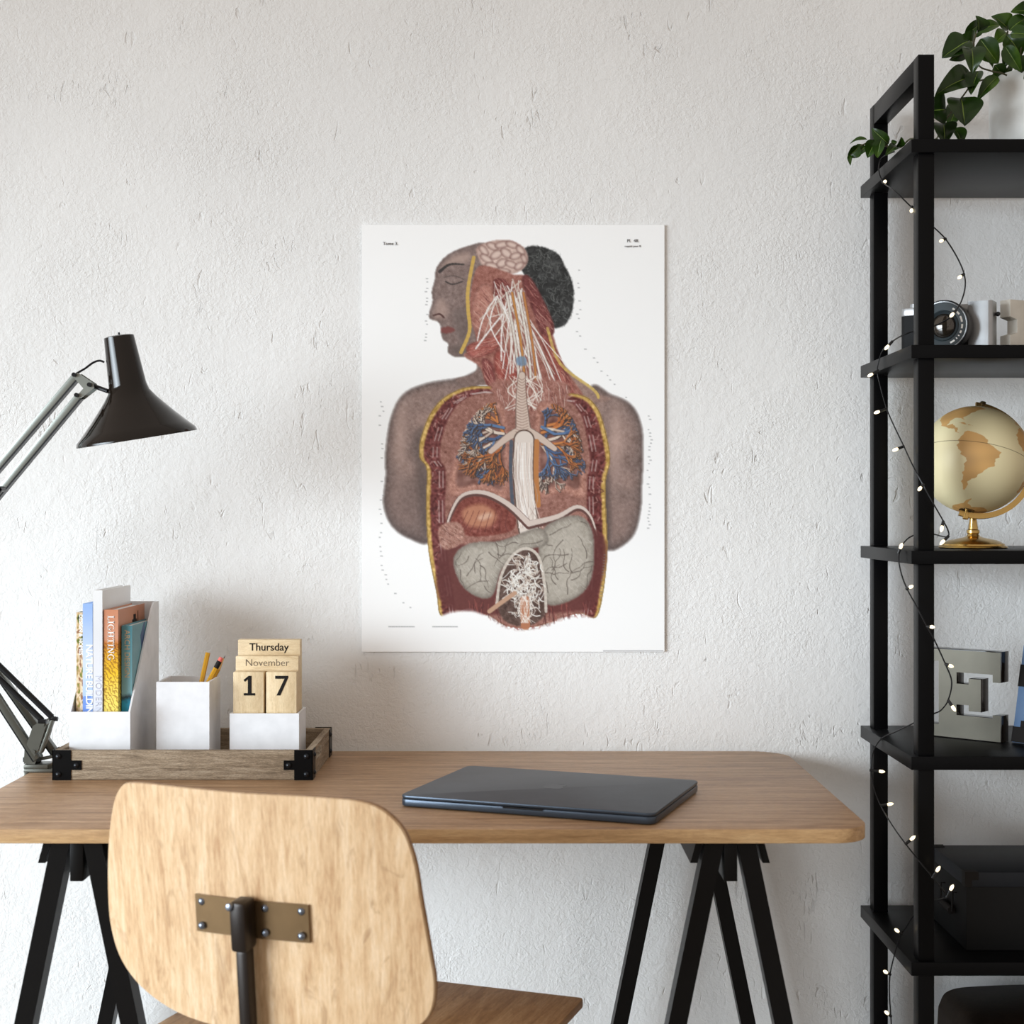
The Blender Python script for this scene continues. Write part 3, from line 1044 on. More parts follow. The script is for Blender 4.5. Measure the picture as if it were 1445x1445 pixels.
# ------------------------------------------------------------------ tray on the desk
ty0, ty1 = 2.184 - CD, 2.415 - CD
tx0, tx1 = -0.679, -0.296
tz = DT + 0.0005
tt = thing('desk_tray', ((tx0 + tx1) / 2, (ty0 + ty1) / 2, tz), 'weathered wooden tray with black metal corners at the left end of the desk', 'tray')
th, tw = 0.0435, 0.010
obj('tray_bottom', MB().box((tx0 + tw, ty0 + tw, tz), (tx1 - tw, ty1 - tw, tz + .006)), M['tray_wood'], tt)
obj('front_board', MB().box((tx0, ty0, tz), (tx1, ty0 + tw, tz + th), .0008), M['tray_wood'], tt)
obj('back_board', MB().box((tx0, ty1 - tw, tz), (tx1, ty1, tz + th), .0008), M['tray_wood'], tt)
for x0 in (tx0, tx1 - tw):
    sb = MB()
    ya, yb = ty0 + tw, ty1 - tw
    ym = -0.210
    sb.box((x0, ya, tz), (x0 + tw, ym - .031, tz + th)).box((x0, ym + .031, tz), (x0 + tw, yb, tz + th))
    sb.box((x0, ym - .031, tz), (x0 + tw, ym + .031, tz + .022)).box((x0, ym - .031, tz + .037), (x0 + tw, ym + .031, tz + th))
    obj('side_board', sb, M['tray_wood_side'], tt)
# corner plates: a cross-armed plate on the long board and a flap on the short one
for sx in (-1, 1):
    for sy in (-1, 1):
        cxx = tx0 if sx < 0 else tx1
        cyy = ty0 if sy < 0 else ty1
        p = MB()
        e = 0.0012
        wA, wB, aH = 0.0275, 0.0155, 0.014
        poly = [(0, -.0005), (wA, -.0005), (wA, th / 2 - aH / 2), (wA + wB, th / 2 - aH / 2), (wA + wB, th / 2 + aH / 2), (wA, th / 2 + aH / 2), (wA, th + .0008), (0, th + .0008)]
        p.prism(poly, e, axes((cxx + sx * e, cyy + (0 if sy < 0 else e), tz), (-sx, 0, 0), (0, 0, 1)) if sx > 0 else axes((cxx - e, cyy, tz), (1, 0, 0), (0, 0, 1)) if sy < 0 else axes((cxx - e, cyy + e, tz), (1, 0, 0), (0, 0, 1)))
        if sx > 0 and sy < 0:
            p = MB().prism(poly, e, Matrix(((-1, 0, 0, cxx + e), (0, 0, -1, cyy), (0, 1, 0, tz), (0, 0, 0, 1))))
        # flap round the corner
        y1_ = cyy - sy * 0.030
        xo = cxx + (e if sx > 0 else 0)
        p.box((xo - e, min(cyy + sy * e, y1_), tz - .0004), (xo, max(cyy + sy * e, y1_), tz + th + .0008))
        cp = obj('corner_plate', p, M['black_steel'], tt)
        for (u, z) in ((0.008, 0.0085), (0.008, th - 0.0085), (wA + 0.007, th / 2)):
            q = MB()
            o_ = Vector((cxx - sx * u, cyy + sy * e, tz + z))
            q.lathe([(0.0043, 0), (0.0040, .0012), (.0028, .0026), (.0012, .0033), (0, .0035)], frame(o_, (0, sy, 0)), 14)
            obj('stud', q, M['stud'], cp)
        for z in (0.0085, th - .0085):
            q = MB()
            q.lathe([(0.0040, 0), (0.0037, .0011), (.0024, .0022), (0, .003)], frame(Vector((cxx + sx * e, cyy - sy * .018, tz + z)), (sx, 0, 0)), 12)
            obj('stud', q, M['stud'], cp)
TB = tz + 0.0065          # what stands in the tray

# magazine file
fx0, fx1 = -0.667, -0.575
fy0, fy1 = 2.222 - CD, 2.402 - CD
ff = thing('magazine_file', ((fx0 + fx1) / 2, (fy0 + fy1) / 2, TB), 'white magazine file holding five books, at the left end of the tray', 'magazine file')
zf, zs, zb_ = 0.846, 0.996, 1.002
t_ = 0.0028
prof = [(fy0, TB), (fy1, TB), (fy1, zb_), (fy1 - .030, zb_), (fy1 - .046, zs - .004), (fy0, zf)]
obj('file_side', MB().prism([(y, z) for y, z in prof], t_, Matrix(((0, 0, 1, fx0), (1, 0, 0, 0), (0, 1, 0, 0), (0, 0, 0, 1)))), M['white_box'], ff)
obj('file_side', MB().prism([(y, z) for y, z in prof], t_, Matrix(((0, 0, 1, fx1 - t_), (1, 0, 0, 0), (0, 1, 0, 0), (0, 0, 0, 1)))), M['white_box'], ff)
obj('file_front', MB().box((fx0 + t_, fy0, TB), (fx1 - t_, fy0 + t_, zf)), M['white_box'], ff)
obj('file_back', MB().box((fx0 + t_, fy1 - t_, TB), (fx1 - t_, fy1, zb_)), M['white_box'], ff)
obj('file_bottom', MB().box((fx0 + t_, fy0 + t_, TB), (fx1 - t_, fy1 - t_, TB + t_)), M['white_box'], ff)

BB = TB + t_ + 0.0003
BK = []


def book(name, label, xa, xb, ya, yb, zt, jacket, letters=None):
    b = thing(name, ((xa + xb) / 2, (ya + yb) / 2, BB), label, 'book', 'books in the white magazine file')
    c = 0.0012
    h = zt - BB
    o = Vector(((xa + xb) / 2, (ya + yb) / 2, BB))
    cov = MB().box((xa, ya, BB), (xa + c, yb, zt)).box((xb - c, ya, BB), (xb, yb, zt)).box((xa + c, ya, BB), (xb - c, ya + c, zt))
    obj('book_cover', cov, jacket, b)
    obj('page_block', MB().box((xa + c + .0001, ya + c + .0001, BB + .001), (xb - c - .0001, yb - .003, zt - .0025)), M['paper'], b)
    if letters:
        for (s, cap, xm, ztop, m, bold, spc) in letters:
            mb = text(s, cap, axes((xm, ya - .0002, ztop), (0, 0, -1), (1, 0, 0)), 0.00025, None, 0, bold, 'LEFT', 1.0, spc)
            obj('spine_title', mb, m, b)
    return b


by1 = fy1 - t_ - 0.002
j_photo = spine_mat('photo_jacket', [(0, S(150, 110, 70)), (1, S(220, 190, 150))], 2, 0, .24, 'photo')
j_blue = spine_mat('blue_sky_jacket', [(0.2, S(120, 160, 226)), (0.42, S(176, 202, 240)), (0.62, S(206, 220, 244)), (0.95, S(150, 182, 232))], 2, 0, .255, 'glass')
j_white = spine_mat('pale_grey_jacket', [(0.1, S(196, 202, 220)), (0.45, S(226, 228, 236)), (0.75, S(222, 223, 226)), (1.0, S(232, 232, 232))], 2, 0, .27)
j_light = spine_mat('copper_and_yellow_jacket', [(0.40, S(248, 224, 110)), (0.60, S(240, 196, 40)), (0.74, S(214, 152, 22)), (0.80, S(196, 120, 40)), (0.83, S(206, 146, 116)), (1.0, S(200, 134, 100))], 2, 0, .238, 'lattice')
j_arch = spine_mat('teal_jacket', [(0.46, S(30, 140, 170)), (0.49, S(20, 40, 50)), (0.53, S(126, 174, 184)), (0.75, S(108, 164, 176)), (1.0, S(84, 146, 160))], 2, 0, .21)
d0 = 2.232 - CD
def bx(px, d=2.235):
    return (px - 722.5) * d / F
book('book', 'thin book with a brown and green photo spine, leftmost in the file', bx(108.0), bx(117.0), d0 + .002, by1 - .03, .995, j_photo,
     [('DESIGN & HOMES', .0052, bx(114.2), .992, M['white_ink'], .0002, 1.05)])
book('book', 'pale blue book titled NATURE BUILDING on its spine', bx(117.6), bx(131.5), d0, by1 - .005, 1.0085, j_blue,
     [('NATURE BUILDING', .0098, bx(126.5), .947, M['white_ink'], .0003, 0.94)])
book('book', 'tallest book, whitish grey, titled MODERN low on its spine', bx(132.2), bx(145.2), d0, by1, 1.0285, j_white,
     [('MODERN', .0090, bx(139.0), .900, M['pale_ink'], 0.0, 1.1)])
b4 = book('book', 'thick copper and yellow book titled LIGHTING', bx(146.8), bx(167.0), d0 + .002, by1 - .003, .9990, j_light)
b5 = book('book', 'teal book titled ARCH DESIGN, rightmost in the file', bx(171.8, 2.248), bx(186.6, 2.248), d0 + .015, by1 - .004, .9740, j_arch,
          [('ARCH DESIGN', .0078, bx(179.4, 2.248), .9675, M['gold_ink'], .0001, 1.02)])
# serifed title of the thick book, drawn from strokes
ser = MB()
def glyph_rect(M_, x0, y0, x1, y1):
    ser.box((x0, y0, 0), (x1, y1, .0004), 0, 0, M_)
def glyph_line(M_, a, b, wd):
    a, b = Vector((*a, 0)), Vector((*b, 0))
    n = Vector((-(b - a).y, (b - a).x, 0)).normalized() * wd / 2
    pp = [a + n, a - n, b - n, b + n]
    ser.prism([(p.x, p.y) for p in pp], .0004, M_)
cap, cur = 0.0100, 0.0
OM = axes((bx(152.2), d0 + .002 - .0001, .990), (0, 0, -1), (1, 0, 0))
for ch in 'LIGHTING':
    T0 = OM @ Matrix.Translation((cur, 0, 0))
    st, sf, hh = .0017, .0009, cap
    if ch == 'I':
        glyph_rect(T0, .0010, 0, .0010 + st, hh); glyph_rect(T0, 0, 0, .0037, sf); glyph_rect(T0, 0, hh - sf, .0037, hh); adv = .0050
    elif ch == 'L':
        glyph_rect(T0, .0010, 0, .0010 + st, hh); glyph_rect(T0, 0, 0, .0070, sf); glyph_rect(T0, 0, hh - sf, .0037, hh); glyph_rect(T0, .0061, 0, .0070, .0028); adv = .0082
    elif ch == 'T':
        glyph_rect(T0, .0031, 0, .0031 + st, hh); glyph_rect(T0, .0016, 0, .0062, sf); glyph_rect(T0, 0, hh - sf, .0078, hh); glyph_rect(T0, 0, hh - .0028, .0009, hh); glyph_rect(T0, .0069, hh - .0028, .0078, hh); adv = .0088
    elif ch == 'H':
        for xx in (.0010, .0064):
            glyph_rect(T0, xx, 0, xx + st, hh); glyph_rect(T0, xx - .0010, 0, xx + .0027, sf); glyph_rect(T0, xx - .0010, hh - sf, xx + .0027, hh)
        glyph_rect(T0, .002, hh * .48, .007, hh * .48 + sf); adv = .0104
    elif ch == 'N':
        for xx in (.0010, .0072):
            glyph_rect(T0, xx, 0, xx + .0009, hh); glyph_rect(T0, xx - .0010, 0 if xx < .005 else hh - sf, xx + .0020, sf if xx < .005 else hh)
        glyph_line(T0, (.0012, hh - .0004), (.0077, .0004), .0018); glyph_rect(T0, 0, hh - sf, .0022, hh); adv = .0104
    else:  # G
        n_, ro, ri = 22, hh / 2, hh / 2 - .0015
        pts_o, pts_i = [], []
        for k in range(n_ + 1):
            a = R(45 + (320 - 45) * k / n_)
            pts_o.append((.0046 + .0046 * math.cos(a), hh / 2 + ro * math.sin(a)))
            pts_i.append((.0046 + .0031 * math.cos(a), hh / 2 + (ro - .0007) * math.sin(a)))
        ser.prism(pts_o + pts_i[::-1], .0004, T0)
        glyph_rect(T0, .0066, .0008, .0082, hh * .46); glyph_rect(T0, .0052, hh * .46 - sf, .0094, hh * .46); adv = .0106
    cur += adv
obj('spine_title', ser, M['white_ink'], b4)
# black silhouette printed on the copper cover, dark streaks on the teal one
sil = MB()
bxr = bx(167.0)
for (y0, y1, z0, z1) in ((.085, .112, .955, .978), (.092, .106, .978, .986), (.118, .121, .955, .990), (.075, .079, .955, .966)):
    sil.box((bxr - .0002, d0 + y0, z0), (bxr + .0003, d0 + y1, z1))
obj('cover_print', sil, M['ink'], b4)
sil = MB()
bxr = bx(186.6, 2.248)
Mx = Matrix(((0, 0, 1, bxr - .0002), (1, 0, 0, d0 + .015), (0, 1, 0, 0), (0, 0, 0, 1)))
sil.prism([(.05, .955), (.072, .974), (.080, .974), (.062, .920)], .0004, Mx)
sil.prism([(.09, .973), (.11, .973), (.10, .92), (.085, .90)], .0004, Mx)
obj('cover_print', sil, mat('deep_blue_print', S(16, 70, 120), .4), b5)

# pencil pot
px0, px1, py0, py1 = -0.5430, -0.4620, 2.252 - CD, 2.338 - CD
pz = 0.8875
pc = MB()
k = .0035
pc.box((px0, py0, TB), (px1, py0 + k, pz)).box((px0, py1 - k, TB), (px1, py1, pz))
pc.box((px0, py0 + k, TB), (px0 + k, py1 - k, pz)).box((px1 - k, py0 + k, TB), (px1, py1 - k, pz))
pc.box((px0 + k, py0 + k, TB), (px1 - k, py1 - k, TB + k))
tag(obj('pencil_pot', pc, M['white_box'], loc=((px0 + px1) / 2, (py0 + py1) / 2, TB)), 'square white pot holding three pencils, in the middle of the tray', 'pencil pot')


def pencil(tip, d, foot, kind, label):
    a = Vector(foot)
    b = W(tip[0], tip[1], d)
    ln = (b - a).length
    u = (b - a).normalized()
    p = thing('pencil', a, label, 'pencil', 'pencils in the white pot')
    r = .0037
    def seg(name, t0, t1, r0, r1, m, n=6):
        obj(name, MB().cyl(a + u * t0, a + u * t1, r0, r1, n), m, p, sharp=25)
    if kind == 'plain':
        seg('barrel', 0, ln, r, r, M['pencil'])
    elif kind == 'eraser':
        seg('barrel', 0, ln - .018, r, r, M['pencil'])
        seg('ferrule', ln - .018, ln - .006, r * 1.06, r * 1.06, M['ink'], 14)
        seg('eraser', ln - .006, ln, r * .98, r * .9, M['eraser'], 14)
    else:
        seg('barrel', 0, ln - .024, r, r, M['pencil'])
        seg('sharpened_end', ln - .024, ln - .005, r, r * .22, M['pencil_tip'], 12)
        seg('lead', ln - .005, ln, r * .22, .0002, M['graphite'], 8)


zf_ = TB + k + .0045
pencil((293.5, 921), 2.312, (-.506, py0 + .030, zf_), 'plain', 'plain yellow pencil leaning, leftmost of the pencils in the pot')
pencil((312.5, 928), 2.300, (-.5345, py0 + .045, zf_), 'eraser', 'yellow pencil with pink eraser and black band upward')
pencil((318, 925), 2.330, (-.5335, py0 + .068, zf_), 'sharp', 'yellow pencil with sharpened tip up, rightmost in the pot')

# block calendar
cx0, cx1, cy0, cy1 = -0.4345, -0.3277, 2.270 - CD, 2.345 - CD
cz = 0.837
hb = MB()
k = .0035
hb.box((cx0, cy0, TB), (cx1, cy0 + k, cz)).box((cx0, cy1 - k, TB), (cx1, cy1, cz))
hb.box((cx0, cy0 + k, TB), (cx0 + k, cy1 - k, cz)).box((cx1 - k, cy0 + k, TB), (cx1, cy1 - k, cz)).box((cx0 + k, cy0 + k, TB), (cx1 - k, cy1 - k, TB + k))
tag(obj('calendar_holder', hb, M['white_box'], loc=((cx0 + cx1) / 2, (cy0 + cy1) / 2, TB)), 'low white box holding the wooden calendar blocks, at the right of the tray', 'calendar holder')
CB = TB + k + .0003


def block(name, label, xa, xb, da, db, zt, mtl):
    o = tag(obj(name, MB().box((xa, da - CD, CB), (xb, db - CD, zt), .0012), mtl, loc=((xa + xb) / 2, (da + db) / 2 - CD, CB)), label, 'calendar block', 'wooden calendar blocks')
    return o


b1 = block('calendar_block', 'wooden calendar block showing the digit 1', -.4306, -.3833, 2.278, 2.2975, .900, M['block_wood'])
b7 = block('calendar_block', 'wooden calendar block showing the digit 7', -.3796, -.3325, 2.278, 2.2975, .900, M['block_wood'])
bn = block('calendar_block', 'wooden calendar slat reading November', -.4306, -.3325, 2.2985, 2.3165, .9225, M['block_wood_h'])
bt = block('calendar_block', 'top wooden calendar slat reading Thursday', -.4306, -.3325, 2.3175, 2.3355, .9465, M['block_wood_h'])
def face(px, py, d):
    p = W(px, py, d)
    return axes((p.x, d - CD - .0001, p.z), (1, 0, 0), (0, 0, 1))
obj('day_name', text('Thursday', .0115, face(379.5, 913.5, 2.3175), .0003, None, 0, .00015), M['ink'], bt)
obj('month_name', text('November', .0110, face(377.0, 935.5, 2.2985), .0003, None, 0, -.0002), M['ink_thin'], bn)
mb = MB()
p = face(352, 967.5, 2.278)
h_ = .0152
mb.prism([(-.0088, -h_), (.0088, -h_), (.0088, -h_ + .0036), (.0032, -h_ + .0036), (.0032, h_), (-.0012, h_), (-.0092, h_ - .0064), (-.0070, h_ - .0092), (-.0024, h_ - .0056), (-.0024, -h_ + .0036), (-.0088, -h_ + .0036)], .0004, p)
obj('digit', mb, M['ink'], b1)
mb = MB()
p = face(397.5, 967.5, 2.278)
mb.prism([(-.0100, h_), (-.0100, h_ - .0046), (.0044, h_ - .0046), (-.0080, -h_), (-.0022, -h_), (.0100, h_ - .0030), (.0100, h_)], .0004, p)
obj('digit', mb, M['ink'], b7)

# ------------------------------------------------------------------ laptop
lp = thing('laptop', (0.0571, 2.041 - CD, DT + .0004), 'closed dark blue-grey laptop lying askew on the desk', 'laptop', rz=R(-20.3), local=True)
lb = MB().prism(rrect(-.177, -.124, .177, .124, .012, 6), .0095, Matrix.Translation((0, 0, .0012)), 0, 0, .0016)
for x in (-.15, .15):
    for y in (-.1, .1):
        lb.cyl((x, y, 0), (x, y, .0014), .006, None, 10)
obj('base', lb, M['laptop_edge'], lp)
ll = MB().prism(rrect(-.177, -.124, .177, .124, .012, 6), .0046, Matrix.Translation((0, 0, .0112)), 0, 1, .0014)
lid = obj('lid', ll, [M['laptop'], M['laptop_edge']], lp)
nt = MB().prism([(-.028, -.1248), (.028, -.1248), (.026, -.1215), (-.026, -.1215)], .0025, Matrix.Translation((0, 0, .0084)))
obj('opening_notch', nt, M['stud'], lp)
# emblem on the lid: a bitten fruit outline with a leaf, tone on tone
ap = [(0.0, .0118), (.0055, .0150), (.0118, .0132), (.0142, .0098), (.0112, .0060), (.0106, .0005), (.0150, -.0060), (.0112, -.0142), (.0060, -.0172), (0.0, -.0158), (-.0060, -.0172), (-.0116, -.0128), (-.0152, -.0030), (-.0146, .0068), (-.0104, .0132), (-.0050, .0146)]
em = MB().prism(smooth(ap, 4, True), .00025, Matrix.Translation((0, 0.006, .01572)))
em.prism(smooth([(.0, .0165), (.0050, .0190), (.0070, .0245), (.0015, .0222)], 3, True), .00025, Matrix.Translation((0, 0.006, .01572)))
obj('lid_emblem', em, M['laptop_mark'], lid)

# ------------------------------------------------------------------ chair
CHX = Vector((-.2013, -.623, 0))
ch = thing('desk_chair', CHX, 'chair with pale curved wooden backrest and brown seat, turned to the desk', 'chair', rz=math.atan2(-.335, .942), local=True)
sh = 0.500
st = MB().prism(rrect(-.240, -.205, .240, .212, [.05, .006, .006, .05], 6), .0125, Matrix.Translation((0, 0, sh - .0125)), 0, 1, .002)
obj('seat', st, [M['seat_wood'], M['ply_edge']], ch)


def back_panel():
    # outline (x, z) clockwise from the top left, rounded trapezoid with a bellied lower edge
    out = [(-.150, .842), (-.070, .8425), (.0, .842), (.080, .8425), (.140, .838), (.172, .816), (.186, .780), (.192, .735), (.199, .680), (.203, .640),
           (.196, .608), (.172, .590), (.110, .577), (.0, .572), (-.090, .578), (-.150, .598), (-.186, .628), (-.201, .665), (-.203, .705), (-.198, .760), (-.188, .806), (-.174, .833)]
    poly = smooth(out, 5, True)
    n = len(poly)
    cz_, t = .708, .011

    def yy(x, z):
        return -.248 + .62 * x * x - .10 * (z - .70)
    mb = MB()
    rings = 14
    V, Fc = [], []
    for side in (0, 1):
        base = len(V)
        V.append((0, yy(0, cz_) + (t if side else 0), cz_))
        for r_ in range(1, rings + 1):
            f = r_ / rings
            for (x, z) in poly:
                X, Z = x * f, cz_ + (z - cz_) * f
                e = t if side else 0
                if r_ == rings:                      # eased edge
                    X, Z = x * .995, cz_ + (z - cz_) * .994
                V.append((X, yy(X, Z) + e, Z))
        for i in range(n):
            j = (i + 1) % n
            Fc.append(((base, base + 1 + j, base + 1 + i), 0))
            for r_ in range(rings - 1):
                a = base + 1 + r_ * n
                Fc.append(((a + i, a + j, a + n + j, a + n + i), 0))
    half = 1 + rings * n
    # rim: mid ring stands a little proud
    mid = len(V)
    for (x, z) in poly:
        V.append((x, yy(x, z) + t * .25, z))
    mid2 = len(V)
    for (x, z) in poly:
        V.append((x, yy(x, z) + t * .75, z))
    o0, o1 = 1 + (rings - 1) * n, half + 1 + (rings - 1) * n
    for i in range(n):
        j = (i + 1) % n
        Fc.append(((o0 + i, o0 + j, mid + j, mid + i), 0))
        Fc.append(((mid + i, mid + j, mid2 + j, mid2 + i), 1))
        Fc.append(((mid2 + i, mid2 + j, o1 + j, o1 + i), 1))
    m0 = MB()
    m0.v = [Vector(v) for v in V]
    m0.f = [list(f) for f, _ in Fc]
    m0.mi = [k for _, k in Fc]
    return m0, yy


bp, YY = back_panel()
obj('backrest', bp, [M['chair_wood'], M['ply_edge']], ch, sharp=50)
# bracket plates either side of the bar, following the panel
zc = .703
for s in (-1, 1):
    pl = MB()
    x0, x1 = (.010, .070)
    V, Fc = [], []
    for i in range(9):
        x = s * (x0 - .004 + (x1 - x0 + .004) * i / 8)
        for z in (zc - .021, zc + .021):
            y = YY(x, z)
            V += [(x, y - .0004, z), (x, y - .0034, z)]
    for i in range(8):
        a, b = i * 4, i * 4 + 4
        Fc += [(a + 1, b + 1, b + 3, a + 3), (a, a + 2, b + 2, b), (a, b, b + 1, a + 1), (a + 2, a + 3, b + 3, b + 2)]
    Fc += [(0, 1, 3, 2), (32, 34, 35, 33)]
    pl.add(V, Fc)
    plate = obj('bracket_plate', pl, M['bronze_steel'], ch)
    for (x, z) in ((.0185, .0135), (.0185, -.0135), (.0615, .0135), (.0615, -.0135)):
        X = s * x
        q = MB().lathe([(.0046, 0), (.0046, .0015), (.0034, .0032), (.0014, .0040), (0, .0041)], frame((X, YY(X, zc) - .0030, zc + z), (-2 * .62 * X, -1, 0)), 14)
        obj('bolt', q, M['bolt'], plate)
bar = MB()
yb = lambda z: YY(0, z) - .016
bar.bar((-.002, yb(.728), .728), (-.002, yb(.672), .672), .0200, .026, (0, 1, 0), .0048)
bar.bar((-.002, yb(.674) + .001, .674), (-.002, yb(.53) + .001, .53), .0155, .018, (0, 1, 0), .0045)
bar.tube(smooth([(-.002, yb(.53) + .001, .535), (-.002, yb(.50), .495), (-.002, yb(.5) + .03, .472), (-.002, -.12, .470), (-.002, .10, .470)], 6), .0085, 10)
bo = obj('back_bar', bar, M['bar_steel'], ch)
obj('bolt', MB().lathe([(.0046, 0), (.0046, .0015), (.0034, .0032), (0, .0041)], frame((-.0095, yb(.722) - .0128, .722), (0, -1, 0)), 14), M['bolt'], bo)
fr = MB()
for s in (-1, 1):
    fr.tube([(s * .20, -.17, .476), (s * .20, .185, .476)], .0095, 10)
fr.tube([(-.20, -.15, .476), (.20, -.15, .476)], .0085, 10).tube([(-.20, .16, .476), (.20, .16, .476)], .0085, 10)
obj('seat_frame', fr, M['bar_steel'], ch)
for sx in (-1, 1):
    for sy in (-1, 1):
        obj('leg', MB().tube(smooth([(sx * .200, sy * .165 + .005, .480), (sx * .205, sy * .18, .44), (sx * .235, sy * .215, 0.004)], 5), .0095, 12), M['bar_steel'], ch)

# ------------------------------------------------------------------ desk lamp
LD = 2.27
lm = thing('desk_lamp', W(50, 1092, LD), 'black jointed desk lamp clamped to the left edge of the desk', 'lamp')
HD = 2.165
u = HD / F
ax_ = Vector((.155, .09, -.988)).normalized()
tpc = W(167.5, 473.5, HD)
nk = 21 * u
L_ = 145 * u
prof = [(0.0, .0005), (nk * .80, 0), (nk * .98, .0015), (nk, .004), (26.3 * u, 70 * u), (29 * u, 80 * u), (36 * u, 90 * u), (46 * u, 102 * u), (60 * u, 118 * u), (74 * u, 133 * u), (83 * u, 142 * u), (84.5 * u, 146.5 * u), (84.5 * u, 148 * u)]
inner = [(83.6 * u, 148 * u), (82 * u, 142.5 * u), (72.5 * u, 132 * u), (59 * u, 119 * u), (45 * u, 103 * u), (34 * u, 91 * u), (25 * u, 76 * u), (20 * u, 8 * u), (0, 8 * u)]
shd = MB().lathe(prof, frame(tpc, ax_, (0, 1, 0)), 64)
so = obj('lamp_shade', shd, M['black_gloss'], lm, sharp=50)
obj('shade_lining', MB().lathe(inner, frame(tpc, ax_, (0, 1, 0)), 48), M['shade_in'], so, sharp=50)
bl = tpc + ax_ * (112 * u)
obj('light_bulb', MB().sphere(bl, .024, 16).cyl(bl - ax_ * .06, bl - ax_ * .018, .014, .016, 16), M['bulb_white'], lm)
obj('switch', MB().cyl(tpc - ax_ * .004 + Vector((.002, -.005, 0)), tpc + ax_ * .001 + Vector((.002, -.005, 0)), .0016, None, 8), M['dark_metal'], so)
shc = lambda t: tpc + ax_ * t            # along the shade's axis
# neck joint from the shade to the arm bracket
JD = HD + .005
br = [W(104, 530, JD), W(113, 527, JD), W(134, 541, JD), W(136, 548, JD), W(117, 563, JD), W(110, 561, JD), (W(121, 549, JD)), (W(112, 539, JD))]
plm = Matrix(((1, 0, 0, 0), (0, 0, -1, JD - CD + .0), (0, 1, 0, 0), (0, 0, 0, 1)))
bk = MB()
for dy in (-.010, .010):
    Mp = Matrix(((1, 0, 0, 0), (0, 0, -1, JD - CD + dy), (0, 1, 0, 0), (0, 0, 0, 1)))
    bk.prism([(q.x, q.z) for q in br], .002, Mp)
bko = obj('head_bracket', bk, M['arm_metal'], lm)
for q in ((108.5, 530), (130, 544), (112, 558.5)):
    c = W(q[0], q[1], JD)
    obj('joint_bolt', MB().cyl(c + Vector((0, -.0165, 0)), c + Vector((0, .014, 0)), .0032, None, 12), M['dark_metal'], bko)
obj('shade_pin', MB().cyl(W(130, 544, JD), W(152, 552, HD), .0034, None, 10), M['dark_metal'], lm)
EL = W(-116, 818, LD)                                # elbow, outside the frame
e1, e2 = W(-128, 806, LD - .025), W(-106, 822, LD - .025)
def uarm(a, b):
    """U-profile strut, open below: pale face, dark flanges"""
    mb = MB()
    mb.bar(a, b, .0095, .013, (0, 1, 0), .0007, 0)
    d = (Vector(b) - Vector(a)).normalized()
    dn = Vector((0, 1, 0)).cross(d).normalized()
    if dn.z > 0:
        dn = -dn
    mb.bar(Vector(a) + dn * .0054, Vector(b) + dn * .0054, .0028, .012, (0, 1, 0), 0, 1)
    return mb
obj('upper_strut', uarm(W(107.5, 531, JD), e1), [M['arm_metal'], M['dark_metal']], lm)
obj('upper_strut', uarm(W(112, 559, JD), e2), [M['arm_metal'], M['dark_metal']], lm)
q = W(2, 690, JD)
obj('wing_knob', MB().cyl(q + Vector((0, -.012, 0)), q + Vector((0, .008, 0)), .0042, None, 12).bar(q + Vector((-.006, -.010, -.014)), q + Vector((.004, -.010, 0)), .004, .004).sphere(q + Vector((-.006, -.010, -.014)), .0045, 8), M['dark_metal'], lm)
eb = MB()
for dy in (-.011, .011):
    Mp = Matrix(((1, 0, 0, 0), (0, 0, -1, LD - CD - .02 + dy), (0, 1, 0, 0), (0, 0, 0, 1)))
    pts = [W(-136, 800, LD), W(-100, 810, LD), W(-84, 836, LD), W(-112, 846, LD), W(-138, 826, LD)]
    eb.prism([(a.x, a.z) for a in pts], .002, Mp)
obj('elbow_plate', eb, M['arm_metal'], lm)
obj('lower_strut', uarm(W(53, 1071, LD - .02), W(-118, 806, LD - .02)), [M['arm_dark'], M['dark_metal']], lm)
obj('lower_strut', uarm(W(80, 1064, LD + .01), W(-92, 822, LD + .01)), [M['arm_dark'], M['dark_metal']], lm)
for (a, b) in (((73.5, 1012), (-66, 876)), ((59.5, 1016.5), (-78, 882))):
    sp = MB()
    A, B = W(a[0], a[1], LD - .030), W(b[0], b[1], LD - .030)
    sp.cyl(A, B, .0046, None, 12)
    sp.sphere(A, .0036, 8)
    obj('spring_tube', sp, M['dark_metal'], lm)
# crank bracket from the base up to the springs
ckp = []
for dy in (-.030, .012):
    Mp = Matrix(((1, 0, 0, 0), (0, 0, -1, LD - CD + dy), (0, 1, 0, 0), (0, 0, 0, 1)))
    pts = [W(56, 1020, LD), W(66, 1014, LD), W(76, 1012, LD), (W(64, 1052, LD)), W(58, 1063, LD), W(47, 1046, LD)]
    ckp.append((pts, Mp))
ckm = MB()
for pts, Mp in ckp:
    ckm.prism([(a.x, a.z) for a in pts], .002, Mp)
a, b = W(76, 1013, LD - .032), W(58, 1062, LD - .032)
ckm.bar(a, b, .0045, .010, (0, 1, 0), .0005)
for q in ((70, 1018), (57, 1056)):
    c = W(q[0], q[1], LD)
    ckm.cyl(c + Vector((0, -.034, 0)), c + Vector((0, .013, 0)), .003, None, 10)
cko = obj('crank_bracket', ckm, M['arm_dark'], lm)
for q in ((76, 1014.5), (60, 1018)):
    c = W(q[0], q[1], LD - .034)
    obj('joint_bolt', MB().cyl(c + Vector((-.006, 0, 0)), c + Vector((.006, 0, 0)), .0034, None, 10), M['dark_metal'], cko)
bs = MB()
